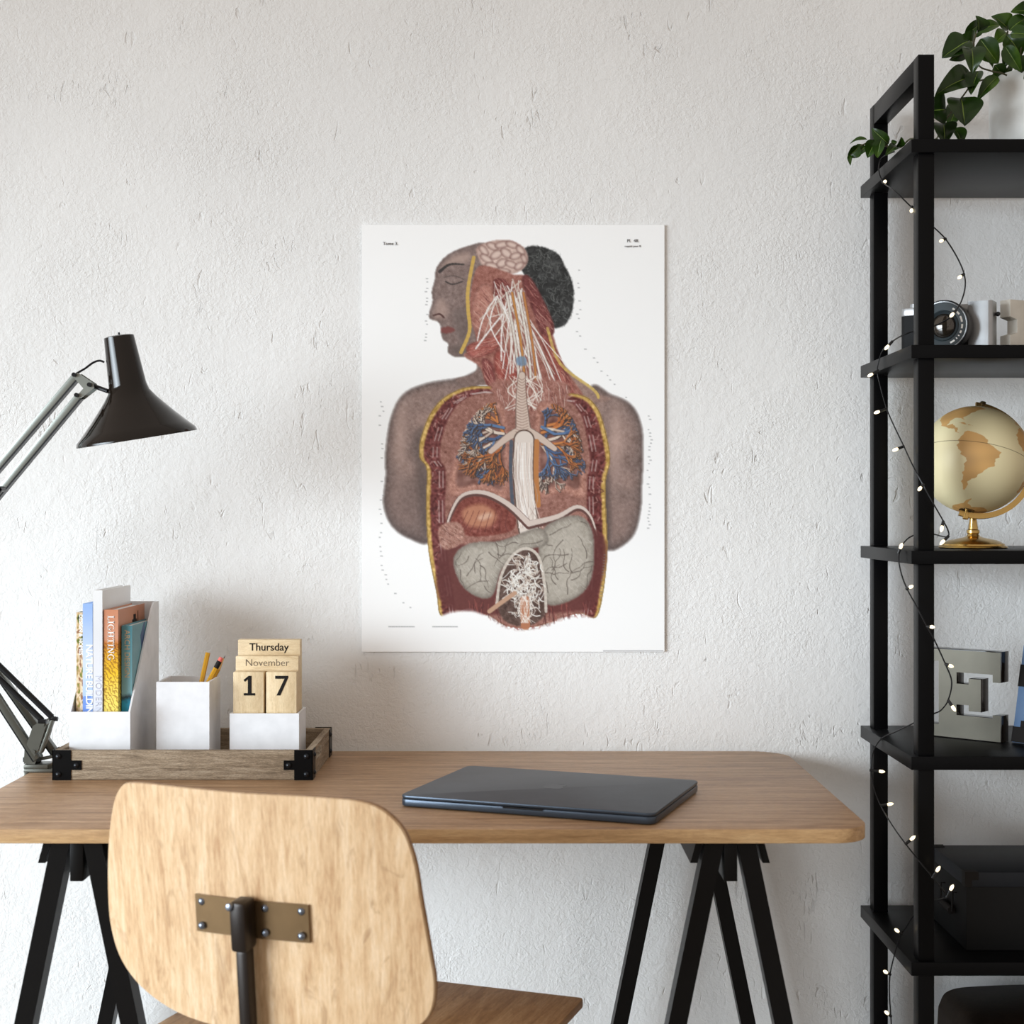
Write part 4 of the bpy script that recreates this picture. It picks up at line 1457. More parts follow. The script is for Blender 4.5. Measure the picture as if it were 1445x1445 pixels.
for dy in (-.022, .008):
    Mp = Matrix(((1, 0, 0, 0), (0, 0, -1, LD - CD + dy), (0, 1, 0, 0), (0, 0, 0, 1)))
    bs.prism([(q.x, q.z) for q in (W(42, 1048, LD), W(50, 1050, LD), W(59, 1068, LD), W(56, 1075, LD), W(41, 1074, LD))], .002, Mp)
bs.bar(W(57, 1071, LD - .01), W(76, 1067, LD - .01), .005, .006, (0, 1, 0), .001)
obj('swivel_bracket', bs, M['arm_dark'], lm)
cl = MB()
c = W(50, 1079, LD - .008)
cl.cyl(Vector((c.x, c.y, DT + .0125)), Vector((c.x, c.y, c.z + .006)), .0088, None, 18)
cl.cyl(Vector((c.x - .012, c.y, DT + .0145)), Vector((c.x - .012, c.y, DT + .021)), .007, None, 14)
obj('swivel_post', cl, M['dark_metal'], lm)
cp = MB()
xl = -.736
cp.box((xl - .007, c.y - .018, DT + .0005), (xl + .055, c.y + .018, DT + .0060), .001)
cp.box((xl - .007, c.y - .018, DT + .0060), (xl + .030, c.y + .018, DT + .0125), .001)
cp.box((xl - .007, c.y - .018, DT - .046), (xl - .0008, c.y + .018, DT + .0012), .001)
cp.box((xl - .007, c.y - .018, DT - .050), (xl + .045, c.y + .018, DT - .044), .001)
cp.cyl((xl + .026, c.y, DT - .075), (xl + .026, c.y, DT - .0225), .004, None, 12)
cp.cyl((xl + .026, c.y, DT - .0225), (xl + .026, c.y, DT - .0185), .011, None, 18)
cp.bar((xl + .010, c.y, DT - .073), (xl + .042, c.y, DT - .073), .004, .004, (0, 1, 0), .0005)
obj('desk_clamp', cp, M['arm_dark'], lm)
cb = smooth([W(147, 511, JD), W(140, 509, JD), W(131, 512, JD), W(120, 520, JD), W(108, 527, JD - .010)], 6)
obj('lamp_cable', MB().tube(cb, .0016, 8), M['dark_metal'], lm)

# ------------------------------------------------------------------ shelf unit
SX0, SX1 = 0.578, 1.230
SYF, SYB = 2.135 - CD, 2.447 - CD
shv = thing('shelf_unit', ((SX0 + SX1) / 2, (SYF + SYB) / 2, 0), 'tall open black metal shelf unit with six shelves', 'shelf')
SZ = [1.687, 1.389, 1.091, 0.793, 0.495, 0.197]
for i, z in enumerate(SZ):
    obj('shelf_board', MB().box((SX0, SYF, z - .0195), (SX1, SYB, z), .0008), M['black_steel'], shv)
PX0 = 0.5895
PW = 0.0232
for x0 in (PX0, SX1 - (PX0 - SX0) - PW):
    zt = 1.811
    for (ya, yb2) in ((2.1405 - CD, 2.1665 - CD), (2.404 - CD, 2.430 - CD)):
        zz = zt
        segs = [(SZ[0], zz)] + [(b_, a_ - .0195) for a_, b_ in zip(SZ, SZ[1:])] + [(0, SZ[-1] - .0195)]
        pm = MB()
        for (za, zb2) in segs:
            pm.box((x0, ya, za + .0001), (x0 + PW, yb2, zb2 - .0001), .0007)
        obj('upright', pm, M['black_steel'], shv)
    obj('top_rail', MB().box((x0 + .0002, 2.1665 - CD, 1.779), (x0 + PW - .0002, 2.404 - CD, 1.8105), .0007), M['black_steel'], shv)

# ------------------------------------------------------------------ potted plant on the top shelf
pr_, pzc = .085, SZ[0] + .0006
pcx = (1399 - 722.5) * 2.27 / F + pr_
pcy = 2.27 - CD
plant = thing('potted_plant', (pcx, pcy, pzc), 'trailing plant with glossy dark leaves in a white pot on the top shelf', 'plant')
PT = 0.1245
obj('pot', MB().lathe([(0, 0), (pr_ * .97, 0), (pr_ * .99, .004), (pr_, PT - .004), (pr_ - .002, PT), (pr_ - .006, PT - .001), (pr_ - .008, PT - .02), (0, PT - .022)], Matrix.Translation((pcx, pcy, pzc)), 64), M['pot'], plant)
obj('soil', MB().lathe([(0, PT - .019), (pr_ - .0085, PT - .0165), (pr_ - .0085, PT - .0215)], Matrix.Translation((pcx, pcy, pzc)), 32), M['soil'], plant)
rnd = random.Random(4)


def leaf(b, t, wpx, d, turn=0.0, cup=0.25, droop=0.12, dd=0.0):
    """leaf from base pixel b to tip pixel t, wpx wide, at distance d (tip dd nearer)"""
    B, T = W(b[0], b[1], d), W(t[0], t[1], d - dd)
    ax = T - B
    L = ax.length
    x = ax.normalized()
    vw = Vector((0, 1, 0))
    nrm = (-vw - x * (-vw).dot(x)).normalized()          # towards the viewer side
    nrm = Matrix.Rotation(R(turn), 3, x) @ nrm
    y = nrm.cross(x).normalized()
    hw = 1.18 * wpx * d / F / 2 / max(.45, math.cos(R(turn)))
    ns, nc = 12, 4
    V, Fc, mi = [], [], []
    cols = [-1, -.72, -.42, -.16, -.026, .026, .16, .42, .72, 1]
    for i in range(ns + 1):
        s = i / ns
        wv = (math.sin(math.pi * s ** .72)) ** .75 * (1 - .18 * s)
        if i == ns:
            wv = 0.0
        wv = max(wv, .02 if i < ns else 0.0)
        for c in cols:
            a = abs(c)
            hgt = L * (-.0 + droop * math.sin(math.pi * s)) + hw * wv * cup * (a ** 1.2) - hw * .05 * (a < .1)
            hgt += hw * .04 * math.sin(9 * s + 2 * c)
            V.append(B + x * (s * L) + y * (c * hw * wv) + nrm * hgt)
    m = len(cols)
    mb = MB()
    for i in range(ns):
        for j in range(m - 1):
            Fc.append((i * m + j, i * m + j + 1, (i + 1) * m + j + 1, (i + 1) * m + j))
            mi.append(1 if j == 4 else 0)
    n0 = len(mb.v)
    mb.v += V
    mb.f += [list(f) for f in Fc]
    mb.mi += mi
    return obj('leaf', mb, [M['leaf'], M['vein']], plant, sharp=80)


LV = [((1368, 57), (1329, 82), 34, 2.19, 20), ((1366, 69), (1339, 85), 14, 2.185, -35), ((1379, 46), (1377, 22), 22, 2.20, 25),
      ((1381, 45), (1412, 35), 17, 2.24, -20), ((1383, 55), (1409, 90), 27, 2.20, 25), ((1370, 67), (1372, 105), 30, 2.17, 5),
      ((1377, 68), (1401, 96), 20, 2.21, -30), ((1374, 110), (1319, 135), 34, 2.20, 15), ((1381, 100), (1370, 134), 18, 2.185, 35),
      ((1408, 108), (1379, 142), 17, 2.19, 20), ((1356, 138), (1361, 178), 47, 2.19, 0), ((1335, 155), (1308, 157), 42, 2.21, 0),
      ((1331, 174), (1333, 205), 30, 2.20, 10), ((1346, 181), (1357, 204), 19, 2.24, -15), ((1417, 107), (1395, 110), 14, 2.25, -20),
      ((1403, 92), (1416, 108), 18, 2.25, 15), ((1417, 105), (1426, 84), 8, 2.24, 40), ((1423, 43), (1399, 23), 26, 2.21, 20),
      ((1455, 16), (1426, 17), 20, 2.20, 10), ((1424, 43), (1452, 25), 20, 2.20, -20), ((1421, 46), (1403, 63), 20, 2.24, 15),
      ((1420, 50), (1441, 80), 30, 2.22, 10), ((1426, 48), (1456, 50), 20, 2.19, -15), ((1418, 65), (1441, 101), 19, 2.18, 25),
      ((1438, 78), (1442, 103), 24, 2.20, 0), ((1447, 100), (1444, 112), 8, 2.17, 0), ((1360, 50), (1384, 30), 20, 2.27, 20),
      ((1375, 60), (1345, 58), 26, 2.26, -10), ((1350, 150), (1338, 182), 24, 2.25, 10), ((1430, 60), (1416, 96), 20, 2.27, 10),
      # the runner hanging over the left end of the shelf
      ((1222, 206), (1208, 222), 15, 2.30, 30), ((1212, 206), (1196, 222), 16, 2.295, -20), ((1199, 219), (1200, 234), 6, 2.30, 20), ((1224, 197), (1199, 203), 6, 2.31, 50),
      ((1236, 198), (1224, 223), 18, 2.29, 15), ((1254, 203), (1230, 181), 15, 2.285, -30), ((1244, 196), (1238, 223), 14, 2.275, 30),
      ((1266, 206), (1249, 220), 12, 2.26, 20), ((1268, 208), (1272, 193), 11, 2.25, 15), ((1258, 203), (1266, 200), 8, 2.26, 0)]
for i, (b, t, wp, d, tu) in enumerate(LV):
    leaf(b, t, wp, d, tu, rnd.uniform(.25, .6), rnd.uniform(.08, .24), rnd.uniform(-.01, .02))
stem_paths = [[(1450, 128, 2.25), (1420, 106, 2.23), (1398, 100, 2.22), (1381, 92, 2.21), (1374, 66, 2.20), (1378, 46, 2.21)],
              [(1450, 120, 2.27), (1432, 96, 2.25), (1421, 62, 2.23), (1422, 44, 2.215)],
              [(1446, 124, 2.26), (1400, 112, 2.24), (1374, 118, 2.22), (1360, 134, 2.215), (1344, 156, 2.22), (1332, 174, 2.215), (1322, 196, 2.22)],
              [(1455, 110, 2.25), (1440, 76, 2.22), (1450, 46, 2.21), (1460, 18, 2.21)],
              [(1322, 196, 2.22), (1306, 199, 2.225), (1285, 196, 2.24), (1270, 208, 2.255), (1250, 206, 2.275), (1234, 200, 2.295), (1214, 206, 2.30), (1200, 218, 2.30)]]
for sp in stem_paths:
    obj('stem', MB().tube(smooth([W(*q) for q in sp], 6), .0013, 6), M['stem'], plant)

# ------------------------------------------------------------------ camera on the second shelf
kx, kd = W(1342, 480, 2.245).x, 2.262
cm = thing('film_camera', (kx, kd - CD, SZ[1] + .0004), 'silver and black camera with a large round lens on the second shelf', 'camera', rz=R(-31), local=True)
KW, KH, KT = .138, .0735, .033
bd = MB().prism(rrect(-KW / 2, -KT / 2, KW / 2, KT / 2, .010, 5), .056, Matrix.Translation((0, 0, .004)), 0, 0)
body = obj('body', bd, M['leather'], cm)
tp = MB().prism(rrect(-KW / 2 - .0003, -KT / 2 - .0003, KW / 2 + .0003, KT / 2 + .0003, .010, 5), .0125, Matrix.Translation((0, 0, .060)), 0, 0, .0015)
tp.prism(rrect(-KW / 2 - .0003, -KT / 2 - .0003, KW / 2 + .0003, KT / 2 + .0003, .010, 5), .004)
obj('top_plate', tp, M['silver'], cm)
sd = MB().prism(rrect(.034, -KT / 2 - .0012, KW / 2 + .0014, KT / 2 + .0010, [.006, .006, .002, .002], 5), KH + .002)
obj('silver_end', sd, M['silver'], cm)
dl = MB().cyl((-.048, 0, .0725), (-.048, 0, .079), .010, None, 24).cyl((-.022, .002, .0725), (-.022, .002, .0765), .006, None, 18)
obj('dial', dl, M['silver'], cm)
obj('strap_lug', MB().cyl((KW / 2 + .001, 0, .056), (KW / 2 + .006, 0, .056), .0025, None, 10).sphere((KW / 2 + .006, 0, .056), .0036, 8), M['lens_black'], cm)
lc = (.006, -KT / 2, .0375)
lens = MB().lathe([(.020, 0), (.0345, 0), (.0345, .008), (.037, .010), (.0375, .030), (.0385, .031), (.0385, .0345), (.0372, .0355), (.0365, .0355)], frame(lc, (0, -1, 0), (0, 0, 1)), 56)
lo = obj('lens_barrel', lens, M['lens_black'], cm)
obj('bright_rim', MB().lathe([(.0362, .0352), (.0362, .0364), (.0348, .0364), (.0348, .0350)], frame(lc, (0, -1, 0), (0, 0, 1)), 56), M['silver'], lo)
obj('lens_face', MB().lathe([(.0348, .0352), (.0340, .0356), (.0235, .0330), (.0222, .0345), (.0200, .0320), (.0182, .0300)], frame(lc, (0, -1, 0), (0, 0, 1)), 56), M['lens_ring'], lo)
gl = MB().lathe([(.0186, .0275), (.0170, .0302), (.0135, .0326), (.0075, .0343), (0, .0349)], frame(lc, (0, -1, 0), (0, 0, 1)), 40)
obj('lens_glass', gl, mat('coated_lens_glass', (.035, .026, .018), .04, .3, coat=1.0), lo, sharp=60)
mk = MB()
for k in range(26):
    a = R(60 - k * 4.9)
    if k in (6, 11, 15, 18, 20, 22):
        continue
    a2 = a - R(4.9 if k not in (5, 10, 14, 17, 19, 21) else 3.2)
    r0, r1 = .0272, .0305
    P = [Vector((math.sin(R(90) - q) * 0 + math.cos(q) * r, -.0351 + 0, math.sin(q) * r)) for q, r in ((a, r0), (a, r1), (a2, r1), (a2, r0))]
    P = [Vector((lc[0] + p.x, lc[1] - .0351 + .0008, lc[2] + p.z)) for p in P]
    mk.add(P + [p + Vector((0, -.0003, 0)) for p in P], [(0, 1, 2, 3), (4, 7, 6, 5), (0, 4, 5, 1), (1, 5, 6, 2), (2, 6, 7, 3), (3, 7, 4, 0)])
obj('lens_lettering', mk, M['white_ink'], lo)

# silver letter block next to the camera
lbx = W(1427, 470, 2.23).x
bk_ = MB()
z0 = SZ[1] + .0004
Mr = Matrix.Translation((lbx, 2.235 - CD, z0)) @ Matrix.Rotation(R(24), 4, 'Z')
pts = [(0, 0), (.075, 0), (.075, .026), (.052, .030), (.052, .050), (.075, .054), (.075, .080), (0, .080), (0, .054), (.014, .050), (.014, .030), (0, .026)]
bk_.prism(pts, .022, Mr @ Matrix(((1, 0, 0, 0), (0, 0, 1, 0), (0, 1, 0, 0), (0, 0, 0, 1))), 0, 0, .001)
tag(obj('letter_block', bk_, M['block_white'], loc=(lbx + .035, 2.25 - CD, z0)), 'ivory and silver block letter cut by the right edge, beside the camera', 'ornament')

# ------------------------------------------------------------------ globe on the third shelf
GD = 2.27
gc = W(1375, 649, GD)
gr = 76.0 * GD / F
gb = thing('globe', (gc.x, gc.y, SZ[2] + .0004), 'cream and gold globe on a brass stand, on the middle shelf', 'globe')
roll, tilt = R(13), R(14)
# axis: rolled to the right, north end tipped away from the viewer
gaxis = Vector((math.sin(roll) * math.cos(tilt), math.sin(tilt), math.cos(roll) * math.cos(tilt)))
gx = Vector((math.cos(roll), 0, -math.sin(roll)))
gx = (gx - gaxis * gx.dot(gaxis)).normalized()
gf = gaxis.cross(gx).normalized()
if gf.y > 0:
    gf = -gf                                          # faces the viewer
LON0 = -44
LANDS = [[(-80, 0), (-77, 8), (-72, 12), (-62, 10), (-51, 4), (-50, 0), (-44, -3), (-35, -6), (-39, -14), (-40, -22), (-48, -27), (-54, -34), (-58, -38), (-62, -39), (-65, -42), (-67, -48), (-69, -53), (-72, -52), (-74, -45), (-72, -30), (-70, -18), (-76, -14), (-81, -5)],
         [(-80, 8), (-84, 10), (-88, 14), (-95, 15), (-105, 20), (-112, 27), (-118, 33), (-124, 45), (-132, 55), (-150, 59), (-165, 61), (-165, 69), (-130, 70), (-110, 68), (-95, 70), (-84, 68), (-94, 60), (-82, 55), (-78, 60), (-66, 59), (-56, 52), (-65, 47), (-70, 43), (-75, 37), (-81, 31), (-80, 25.5), (-83, 29), (-90, 30), (-97, 26), (-97, 19), (-90, 21), (-88, 16), (-84, 15), (-83, 11)],
         [(-17, 15), (-16, 22), (-10, 30), (-6, 35), (10, 37), (11, 33), (20, 31), (32, 31), (36, 22), (43, 12), (51, 11), (40, -5), (40, -15), (35, -22), (32, -28), (26, -34), (18, -34), (12, -18), (13, -8), (9, 2), (5, 5), (-8, 5), (-13, 9)],
         [(-9, 37), (-9, 43), (-1, 44), (-4, 48), (5, 53), (10, 58), (12, 66), (25, 71), (40, 67), (45, 45), (28, 40), (20, 38), (15, 40), (5, 43), (0, 39)],
         [(-45, 60), (-54, 67), (-60, 76), (-32, 83), (-20, 76), (-24, 69)],
         [(-84, 22), (-77, 20), (-74, 20), (-80, 23)], [(-73, 19), (-68, 18.4), (-72, 20)],
         [(-65, -66), (-55, -63), (-62, -72), (-40, -78), (0, -71), (40, -69), (90, -67), (150, -69), (179, -75), (179, -90), (-179, -90), (-179, -75), (-100, -74), (-75, -72)]]
nlon, nlat = 720, 360
lon = np.linspace(-180, 180, nlon, endpoint=False)
lat = np.linspace(-90, 90, nlat + 1)
LO, LA = np.meshgrid(lon, lat)
land = np.zeros(LO.shape)
for P in LANDS:
    P = np.array(P, float)
    ins = np.zeros(LO.shape, bool)
    for (ax0, ay0), (bx0, by0) in zip(P, np.roll(P, -1, 0)):
        if ay0 == by0:
            continue
        jag = 0.8 * np.sin(LA * 0.7) + 0.5 * np.sin(LA * 1.3 + 1.0)
        ins ^= ((ay0 > LA) != (by0 > LA)) & (LO + jag < (bx0 - ax0) * (LA - ay0) / (by0 - ay0) + ax0)
    land = np.maximum(land, ins)
line_eq = (np.abs(LA) < 0.5)
lr, ar = np.radians(LO - LON0), np.radians(LA)
cl_ = np.cos(ar)
co = (np.outer((cl_ * np.sin(lr)).ravel(), np.array(gx)) + np.outer((cl_ * np.cos(lr)).ravel(), np.array(gf)) + np.outer(np.sin(ar).ravel(), np.array(gaxis))) * gr
idx = np.arange(nlon * (nlat + 1)).reshape(nlat + 1, nlon)
r2 = np.roll(idx, -1, 1)
q = np.stack([idx[:-1], r2[:-1], r2[1:], idx[1:]], -1).reshape(-1, 4)
me = bpy.data.meshes.new('map_ball')
off = np.array(gc - WL[gb.name])
me.from_pydata((co + off).tolist(), [], q.tolist())
me.polygons.foreach_set('use_smooth', [True] * len(q))
ca = me.color_attributes.new('map', 'FLOAT_COLOR', 'POINT')
sea, ld, ed_ = np.array(S(226, 214, 172)[:3]), np.array(S(204, 160, 100)[:3]), np.array(S(84, 66, 34)[:3])
rg = np.ones((co.shape[0], 4))
lf = land.ravel()[:, None]
nv = (1.0 + 0.07 * np.sin(LO * .17 + LA * .11) + 0.05 * np.sin(LA * .31 - LO * .07)).ravel()[:, None]
rg[:, :3] = (sea * (1 - lf) + ld * nv * lf)
rg[line_eq.ravel(), :3] = ed_
ca.data.foreach_set('color', rg.ravel())
me.materials.append(attr_mat('satin_map_paper', 'map', 0.48, 0.05, 0.0))
me.update()
bo_ = bpy.data.objects.new('map_ball', me)
COL.objects.link(bo_)
bo_.parent = gb
WL[bo_.name] = WL[gb.name]
# meridian arm: half ring round the right side, from pin to pin
side_v = gx
arc = []
ra = gr * 1.075
for k in range(41):
    a = R(-97 + 194 * k / 40)
    arc.append(gc + gaxis * (ra * math.sin(a)) + side_v * (ra * math.cos(a)))
am = MB()
nv_ = gaxis.cross(side_v).normalized()
V, Fc = [], []
for i, p in enumerate(arc):
    rad = (p - gc).normalized()
    for (s, t) in ((-.0022, -.0042), (.0022, -.0042), (.0022, .0042), (-.0022, .0042)):
        V.append(p + nv_ * s + rad * t)
for i in range(len(arc) - 1):
    for k in range(4):
        Fc.append((i * 4 + k, i * 4 + (k + 1) % 4, i * 4 + 4 + (k + 1) % 4, i * 4 + 4 + k))
Fc += [(3, 2, 1, 0), tuple(len(V) - 4 + k for k in range(4))]
am.add(V, Fc)
obj('meridian_arm', am, M['brass'], gb)
for s in (-1, 1):
    a = gc + gaxis * (s * gr * .985)
    b = gc + gaxis * (s * gr * 1.12)
    obj('axis_pin', MB().cyl(a, b, .0036, .0036, 14).cyl(b - gaxis * s * .002, b + gaxis * s * .003, .0048, .0044, 14), M['brass_dark'] if s > 0 else M['brass'], gb)
obj('pole_cap', MB().cyl(gc - gaxis * gr * 1.002, gc - gaxis * gr * .96, .0115, .0115, 20), M['brass_dark'], gb)
bx_ = W(1370, 770, GD).x
ring_bottom = gc + Vector((0, 0, -ra))
sz0 = SZ[2] + .0004
hz = ring_bottom.z + .001 - sz0
obj('stand', MB().lathe([(0, 0), (.050, 0), (.0515, .0015), (.0500, .0035), (.0470, .0045), (.0465, .0065), (.0430, .0085), (.0360, .0120), (.0150, .0165), (.0100, .0185), (.0080, .0220), (.0095, .0235), (.0095, .0275), (.0075, .0290), (.0050, hz - .001), (.0050, hz), (0, hz)],
                        Matrix.Translation((ring_bottom.x - .002, gc.y, sz0)), 48), M['brass'], gb)

# ------------------------------------------------------------------ block letter E and picture on the fourth shelf
ez = SZ[3] + .0004
EH, EW, EY = .139, .122, R(-41)
er = Vector((.7485, 2.257 - CD, ez))
et = thing('block_letter', er + Vector((-math.cos(EY) * EW / 2, -math.sin(EY) * EW / 2, 0)), 'bronze-faced slab letter E with black sides on the fourth shelf', 'ornament', rz=EY, local=True)
poly = [(0, 0), (.122, 0), (.122, .041), (.109, .041), (.109, .036), (.050, .036), (.050, .053), (.070, .053), (.070, .044), (.090, .044), (.090, .095), (.070, .095), (.070, .086), (.050, .086), (.050, .104),
        (.109, .104), (.109, .092), (.122, .092), (.122, .139), (0, .139), (0, .120), (.020, .120), (.020, .019), (0, .019)]
poly = [(x - EW / 2, z) for x, z in poly]
R0 = Matrix(((1, 0, 0, 0), (0, 0, 1, 0.0014), (0, 1, 0, 0), (0, 0, 0, 1)))
obj('letter_body', MB().prism(poly, .026, R0, 0, 0, .0004), M['black_gloss'], et)
obj('letter_face', MB().prism([(x * .985, (z - EH / 2) * .985 + EH / 2) for x, z in poly], .0012, Matrix(((1, 0, 0, 0), (0, 0, 1, 0), (0, 1, 0, 0), (0, 0, 0, 1)))), M['mirror_bronze'], et)

fb = W(1427.5, 1048, 2.262)
pf = thing('leaning_picture', (fb.x, 2.262 - CD, ez), 'blue and black picture standing at the right end beside the letter E', 'picture', rz=R(-50), local=True)
LM = Matrix.Translation((0, 0, .0012)) @ Matrix.Rotation(R(-13), 4, 'X')
obj('board', MB().box((0, 0, 0), (.125, .005, .150), .0005, 0, LM), mat('slate_blue_print', S(96, 124, 160), .4), pf)
bands = MB()
for (x0, x1, z0, z1) in ((-.0005, .1255, .0005, .024), (.012, .1255, .023, .034), (-.0005, .1255, .086, .120)):
    bands.box((x0, -.0012, z0), (x1, .0002, z1), 0, 0, LM)
obj('dark_bands', bands, M['ink'], pf)
obj('easel_leg', MB().bar(LM @ Vector((.0625, .0055, .10)), (.0625, .075, .0018), .018, .003, (1, 0, 0), .0004), M['box_card'], pf)

# ------------------------------------------------------------------ storage box on the fifth shelf
sz = SZ[4] + .0004
q0 = W(1362.6, 1342, 2.191)
X0, Y0, X1, Y1 = q0.x, 2.191 - CD, q0.x + .30, 2.370 - CD
zl, zt = sz + .0945, sz + .1165
bxo = thing('storage_box', ((X0 + X1) / 2, (Y0 + Y1) / 2, sz), 'black lidded storage box with metal corners on the fifth shelf', 'box')
obj('box_body', MB().box((X0 + .0016, Y0 + .0016, sz), (X1 - .0016, Y1 - .0016, zl + .01), .001), M['box_card'], bxo)
lido = obj('lid', MB().box((X0, Y0, zl), (X1, Y1, zt), .0012), M['box_lid'], bxo)
for (x, sx) in ((X0, 1), (X1, -1)):
    for (y, sy) in ((Y0, 1), (Y1, -1)):
        c = MB()
        e = .0010
        xa, xb = sorted((x - sx * e, x + sx * .019))
        ya, yb = sorted((y - sy * e, y))
        c.box((xa, ya, zt - .0115), (xb, yb, zt + e))
        xa2, xb2 = sorted((x - sx * e, x + sx * .009))
        c.box((xa2, ya, zl), (xb2, yb, zt - .0115))
        xa3, xb3 = sorted((x - sx * e, x))
        ya3, yb3 = sorted((y, y + sy * .015))
        c.box((xa3, ya3, zl), (xb3, yb3, zt + e))
        xs = sorted((x, x + sx * .017))
        c.box((xs[0], ya3, zt), (xs[1], yb3, zt + e))
        obj('corner_piece', c, M['ink'], lido)
hx, hy, hz_ = X0 + .0016, (Y0 + Y1) / 2 - .010, sz + .074
hd = MB().tube([(hx + .002, hy - .030, hz_), (hx - .006, hy - .030, hz_), (hx - .007, hy - .030, hz_ - .028), (hx - .007, hy + .030, hz_ - .028), (hx - .006, hy + .030, hz_), (hx + .002, hy + .030, hz_)], .0014, 8)
hd.cyl((hx - .007, hy - .028, hz_ - .028), (hx - .007, hy + .028, hz_ - .028), .0058, None, 14)
obj('handle', hd, M['ink'], bxo)

# dark rounded case on the lowest shelf
cz0 = SZ[5] + .0004
c0 = Vector((.684, 0, 0))
cs = thing('storage_case', (c0.x + .22, 2.28 - CD, cz0), 'very dark brown rounded case on the lowest shelf, cut by the frame', 'case')
pth = smooth([(0, 0.012), (.003, .13), (.007, .158), (.022, .177), (.07, .184), (.22, .188), (.36, .184), (.412, .177), (.430, .158), (.436, .13), (.44, .012), (.425, 0), (.015, 0)], 5, True)
mb = MB().prism([(x + c0.x, z + cz0) for x, z in pth], .185, Matrix(((1, 0, 0, 0), (0, 0, -1, 2.390 - CD), (0, 1, 0, 0), (0, 0, 0, 1))), 0, 0, .008)
obj('case_shell', mb, M['case'], cs)
cxm, czm = c0.x + .22, cz0 + .094
mb = MB().prism([((x - .22) * .90 + cxm, (z - .094) * .80 + czm) for x, z in pth], .002, Matrix(((1, 0, 0, 0), (0, 0, -1, 2.2052 - CD), (0, 1, 0, 0), (0, 0, 0, 1))), 0, 0)
obj('front_panel', mb, mat('blue_black_panel', (.005, .006, .009), .5, spec=.1), cs)
obj('case_handle', MB().tube(smooth([(cxm - .05, 2.200 - CD, czm + .05), (cxm - .05, 2.188 - CD, czm + .048), (cxm + .05, 2.188 - CD, czm + .048), (cxm + .05, 2.200 - CD, czm + .05)], 5), .004, 8), M['ink'], cs)

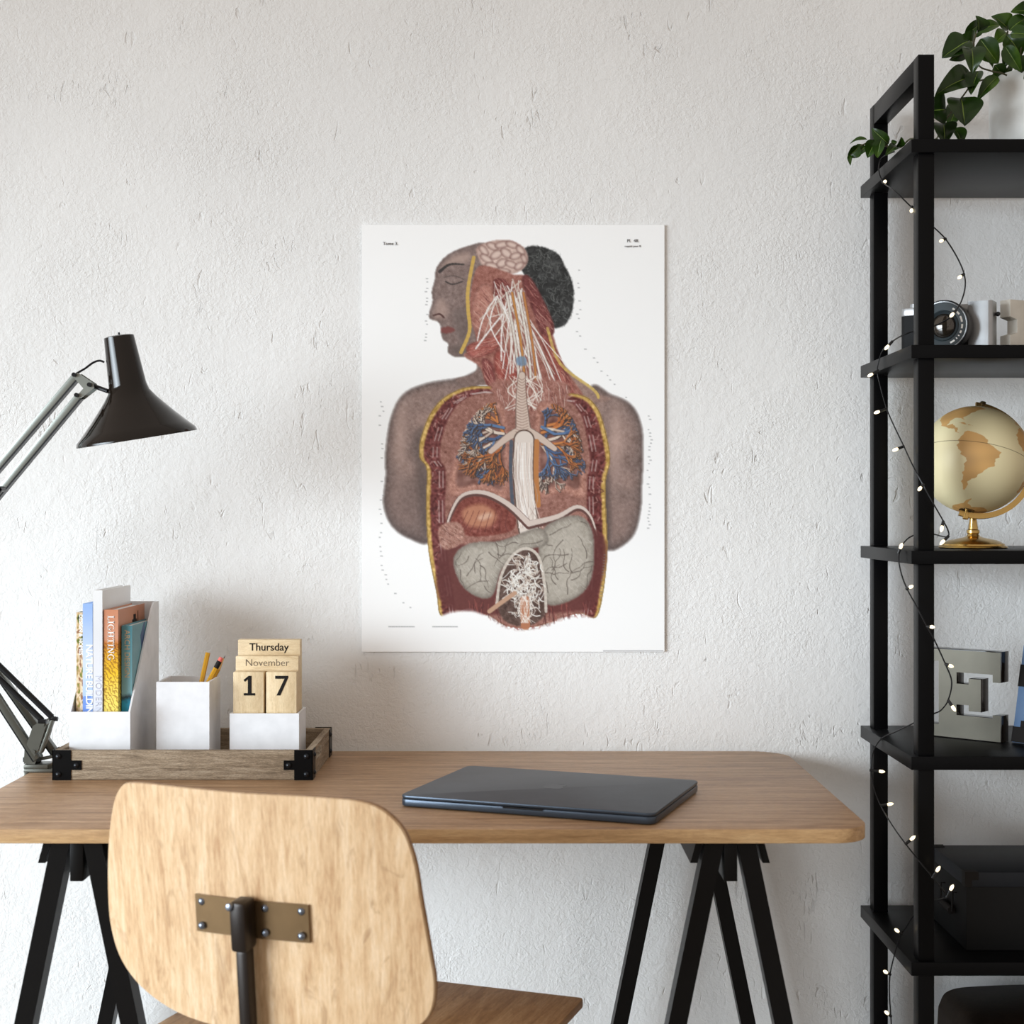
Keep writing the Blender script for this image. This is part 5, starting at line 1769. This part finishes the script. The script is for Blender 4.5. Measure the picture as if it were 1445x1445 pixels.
# ------------------------------------------------------------------ string of lights wound round the shelf's left posts
sl = thing('string_lights', W(1243, 1445, 2.25), 'string of small warm lights wound round the left posts of the black shelf', 'string lights')
path = [(1262, 214, 2.27), (1250, 219, 2.30), (1242, 226, 2.315), (1240, 240, 2.305), (1246, 257, 2.285), (1262, 269, 2.20), (1287, 293, 2.185), (1304, 308, 2.19), (1318, 321, 2.19), (1334, 337, 2.18), (1350, 362, 2.17), (1360, 385, 2.165), (1362, 404, 2.155), (1357, 424, 2.145), (1349, 438, 2.142),
        (1338, 450, 2.155), (1318, 460, 2.178), (1300, 465, 2.19), (1287, 468, 2.195), (1272, 474, 2.20), (1259, 482, 2.235), (1246, 494, 2.29), (1240, 510, 2.305), (1238, 524, 2.305), (1241, 540, 2.30), (1251, 576, 2.28), (1263, 604, 2.24), (1275, 629, 2.195), (1288, 657, 2.14), (1302, 683, 2.122), (1310, 698, 2.12), (1319, 714, 2.12), (1331, 735, 2.13),
        (1338, 749, 2.135), (1338, 757, 2.14), (1330, 757, 2.16), (1318, 754, 2.182), (1304, 753, 2.195), (1288, 756, 2.196), (1278, 763, 2.19), (1271, 774, 2.178), (1268, 788, 2.172), (1272, 810, 2.165), (1280, 831, 2.15), (1294, 857, 2.122), (1308, 884, 2.118), (1319, 904, 2.12), (1334, 937, 2.125), (1343, 962, 2.13), (1338, 988, 2.14), (1328, 1002, 2.16), (1318, 1007, 2.182), (1302, 1014, 2.196), (1288, 1021, 2.2), (1265, 1032, 2.26), (1243, 1043, 2.305), (1232, 1062, 2.33), (1229, 1086, 2.33), (1233, 1110, 2.31),
        (1243, 1137, 2.28), (1260, 1166, 2.21), (1278, 1191, 2.15), (1298, 1216, 2.122), (1317, 1239, 2.12), (1336, 1264, 2.125), (1330, 1268, 2.15), (1318, 1271, 2.182), (1302, 1280, 2.2), (1288, 1294, 2.205), (1279, 1308, 2.205), (1272, 1318, 2.203), (1266, 1334, 2.20), (1261, 1352, 2.195), (1256, 1375, 2.20), (1255, 1400, 2.20), (1257, 1433, 2.20), (1259, 1470, 2.20)]
obj('wire', MB().tube(smooth([W(*p) for p in path], 5), .00105, 6), M['wire'], sl)
bulbs = [((1246, 257, 2.285), (1247, 257)), ((1287, 292, 2.18), (1286, 299)), ((1334, 337, 2.18), (1326, 341)), ((1360, 387, 2.165), (1352, 393)), ((1349, 438, 2.142), (1341, 447)), ((1259, 482, 2.235), (1249, 493)), ((1239, 523, 2.305), (1225, 531)),
         ((1251, 577, 2.28), (1234, 583)), ((1275, 630, 2.195), (1260, 636)), ((1303, 684, 2.122), (1296, 692)), ((1331, 736, 2.13), (1328, 750)), ((1338, 757, 2.14), (1327, 768)), ((1268, 780, 2.175), (1273, 767)), ((1279, 831, 2.15), (1288, 827)), ((1308, 884, 2.118), (1318, 885)), ((1334, 937, 2.125), (1345, 941)), ((1338, 988, 2.14), (1348, 1003)),
         ((1243, 1042, 2.305), (1258, 1054)), ((1228, 1087, 2.33), (1248, 1089)), ((1243, 1137, 2.28), (1260, 1134)), ((1278, 1191, 2.15), (1291, 1180)), ((1316, 1238, 2.12), (1326, 1223)), ((1336, 1265, 2.125), (1345, 1249)), ((1272, 1318, 2.203), (1263, 1311)), ((1256, 1375, 2.20), (1247, 1370)), ((1257, 1434, 2.20), (1249, 1427))]
for (a, t) in bulbs:
    d = a[2]
    A = W(*a)
    T = W(t[0], t[1], d - .004)
    if (T - A).length < .006:
        T = A + Vector((.002, -.010, -.001))
    ln = (T - A).length
    u_ = (T - A).normalized()
    k = max(.45, (ln - .0085) / ln)
    so_ = obj('socket', MB().cyl(A - u_ * .001, A + u_ * ln * k, .0021, .0023, 10), M['wire_clear'], sl)
    Bq = frame(A + u_ * (ln * k), u_)
    l2 = max(.006, ln * (1 - k))
    obj('bulb', MB().lathe([(0, -.0005), (.0019, 0), (.0025, l2 * .35), (.0025, l2 * .62), (.0016, l2 * .95), (0, l2 * 1.15)], Bq, 12), M['bulb'], sl, sharp=70)
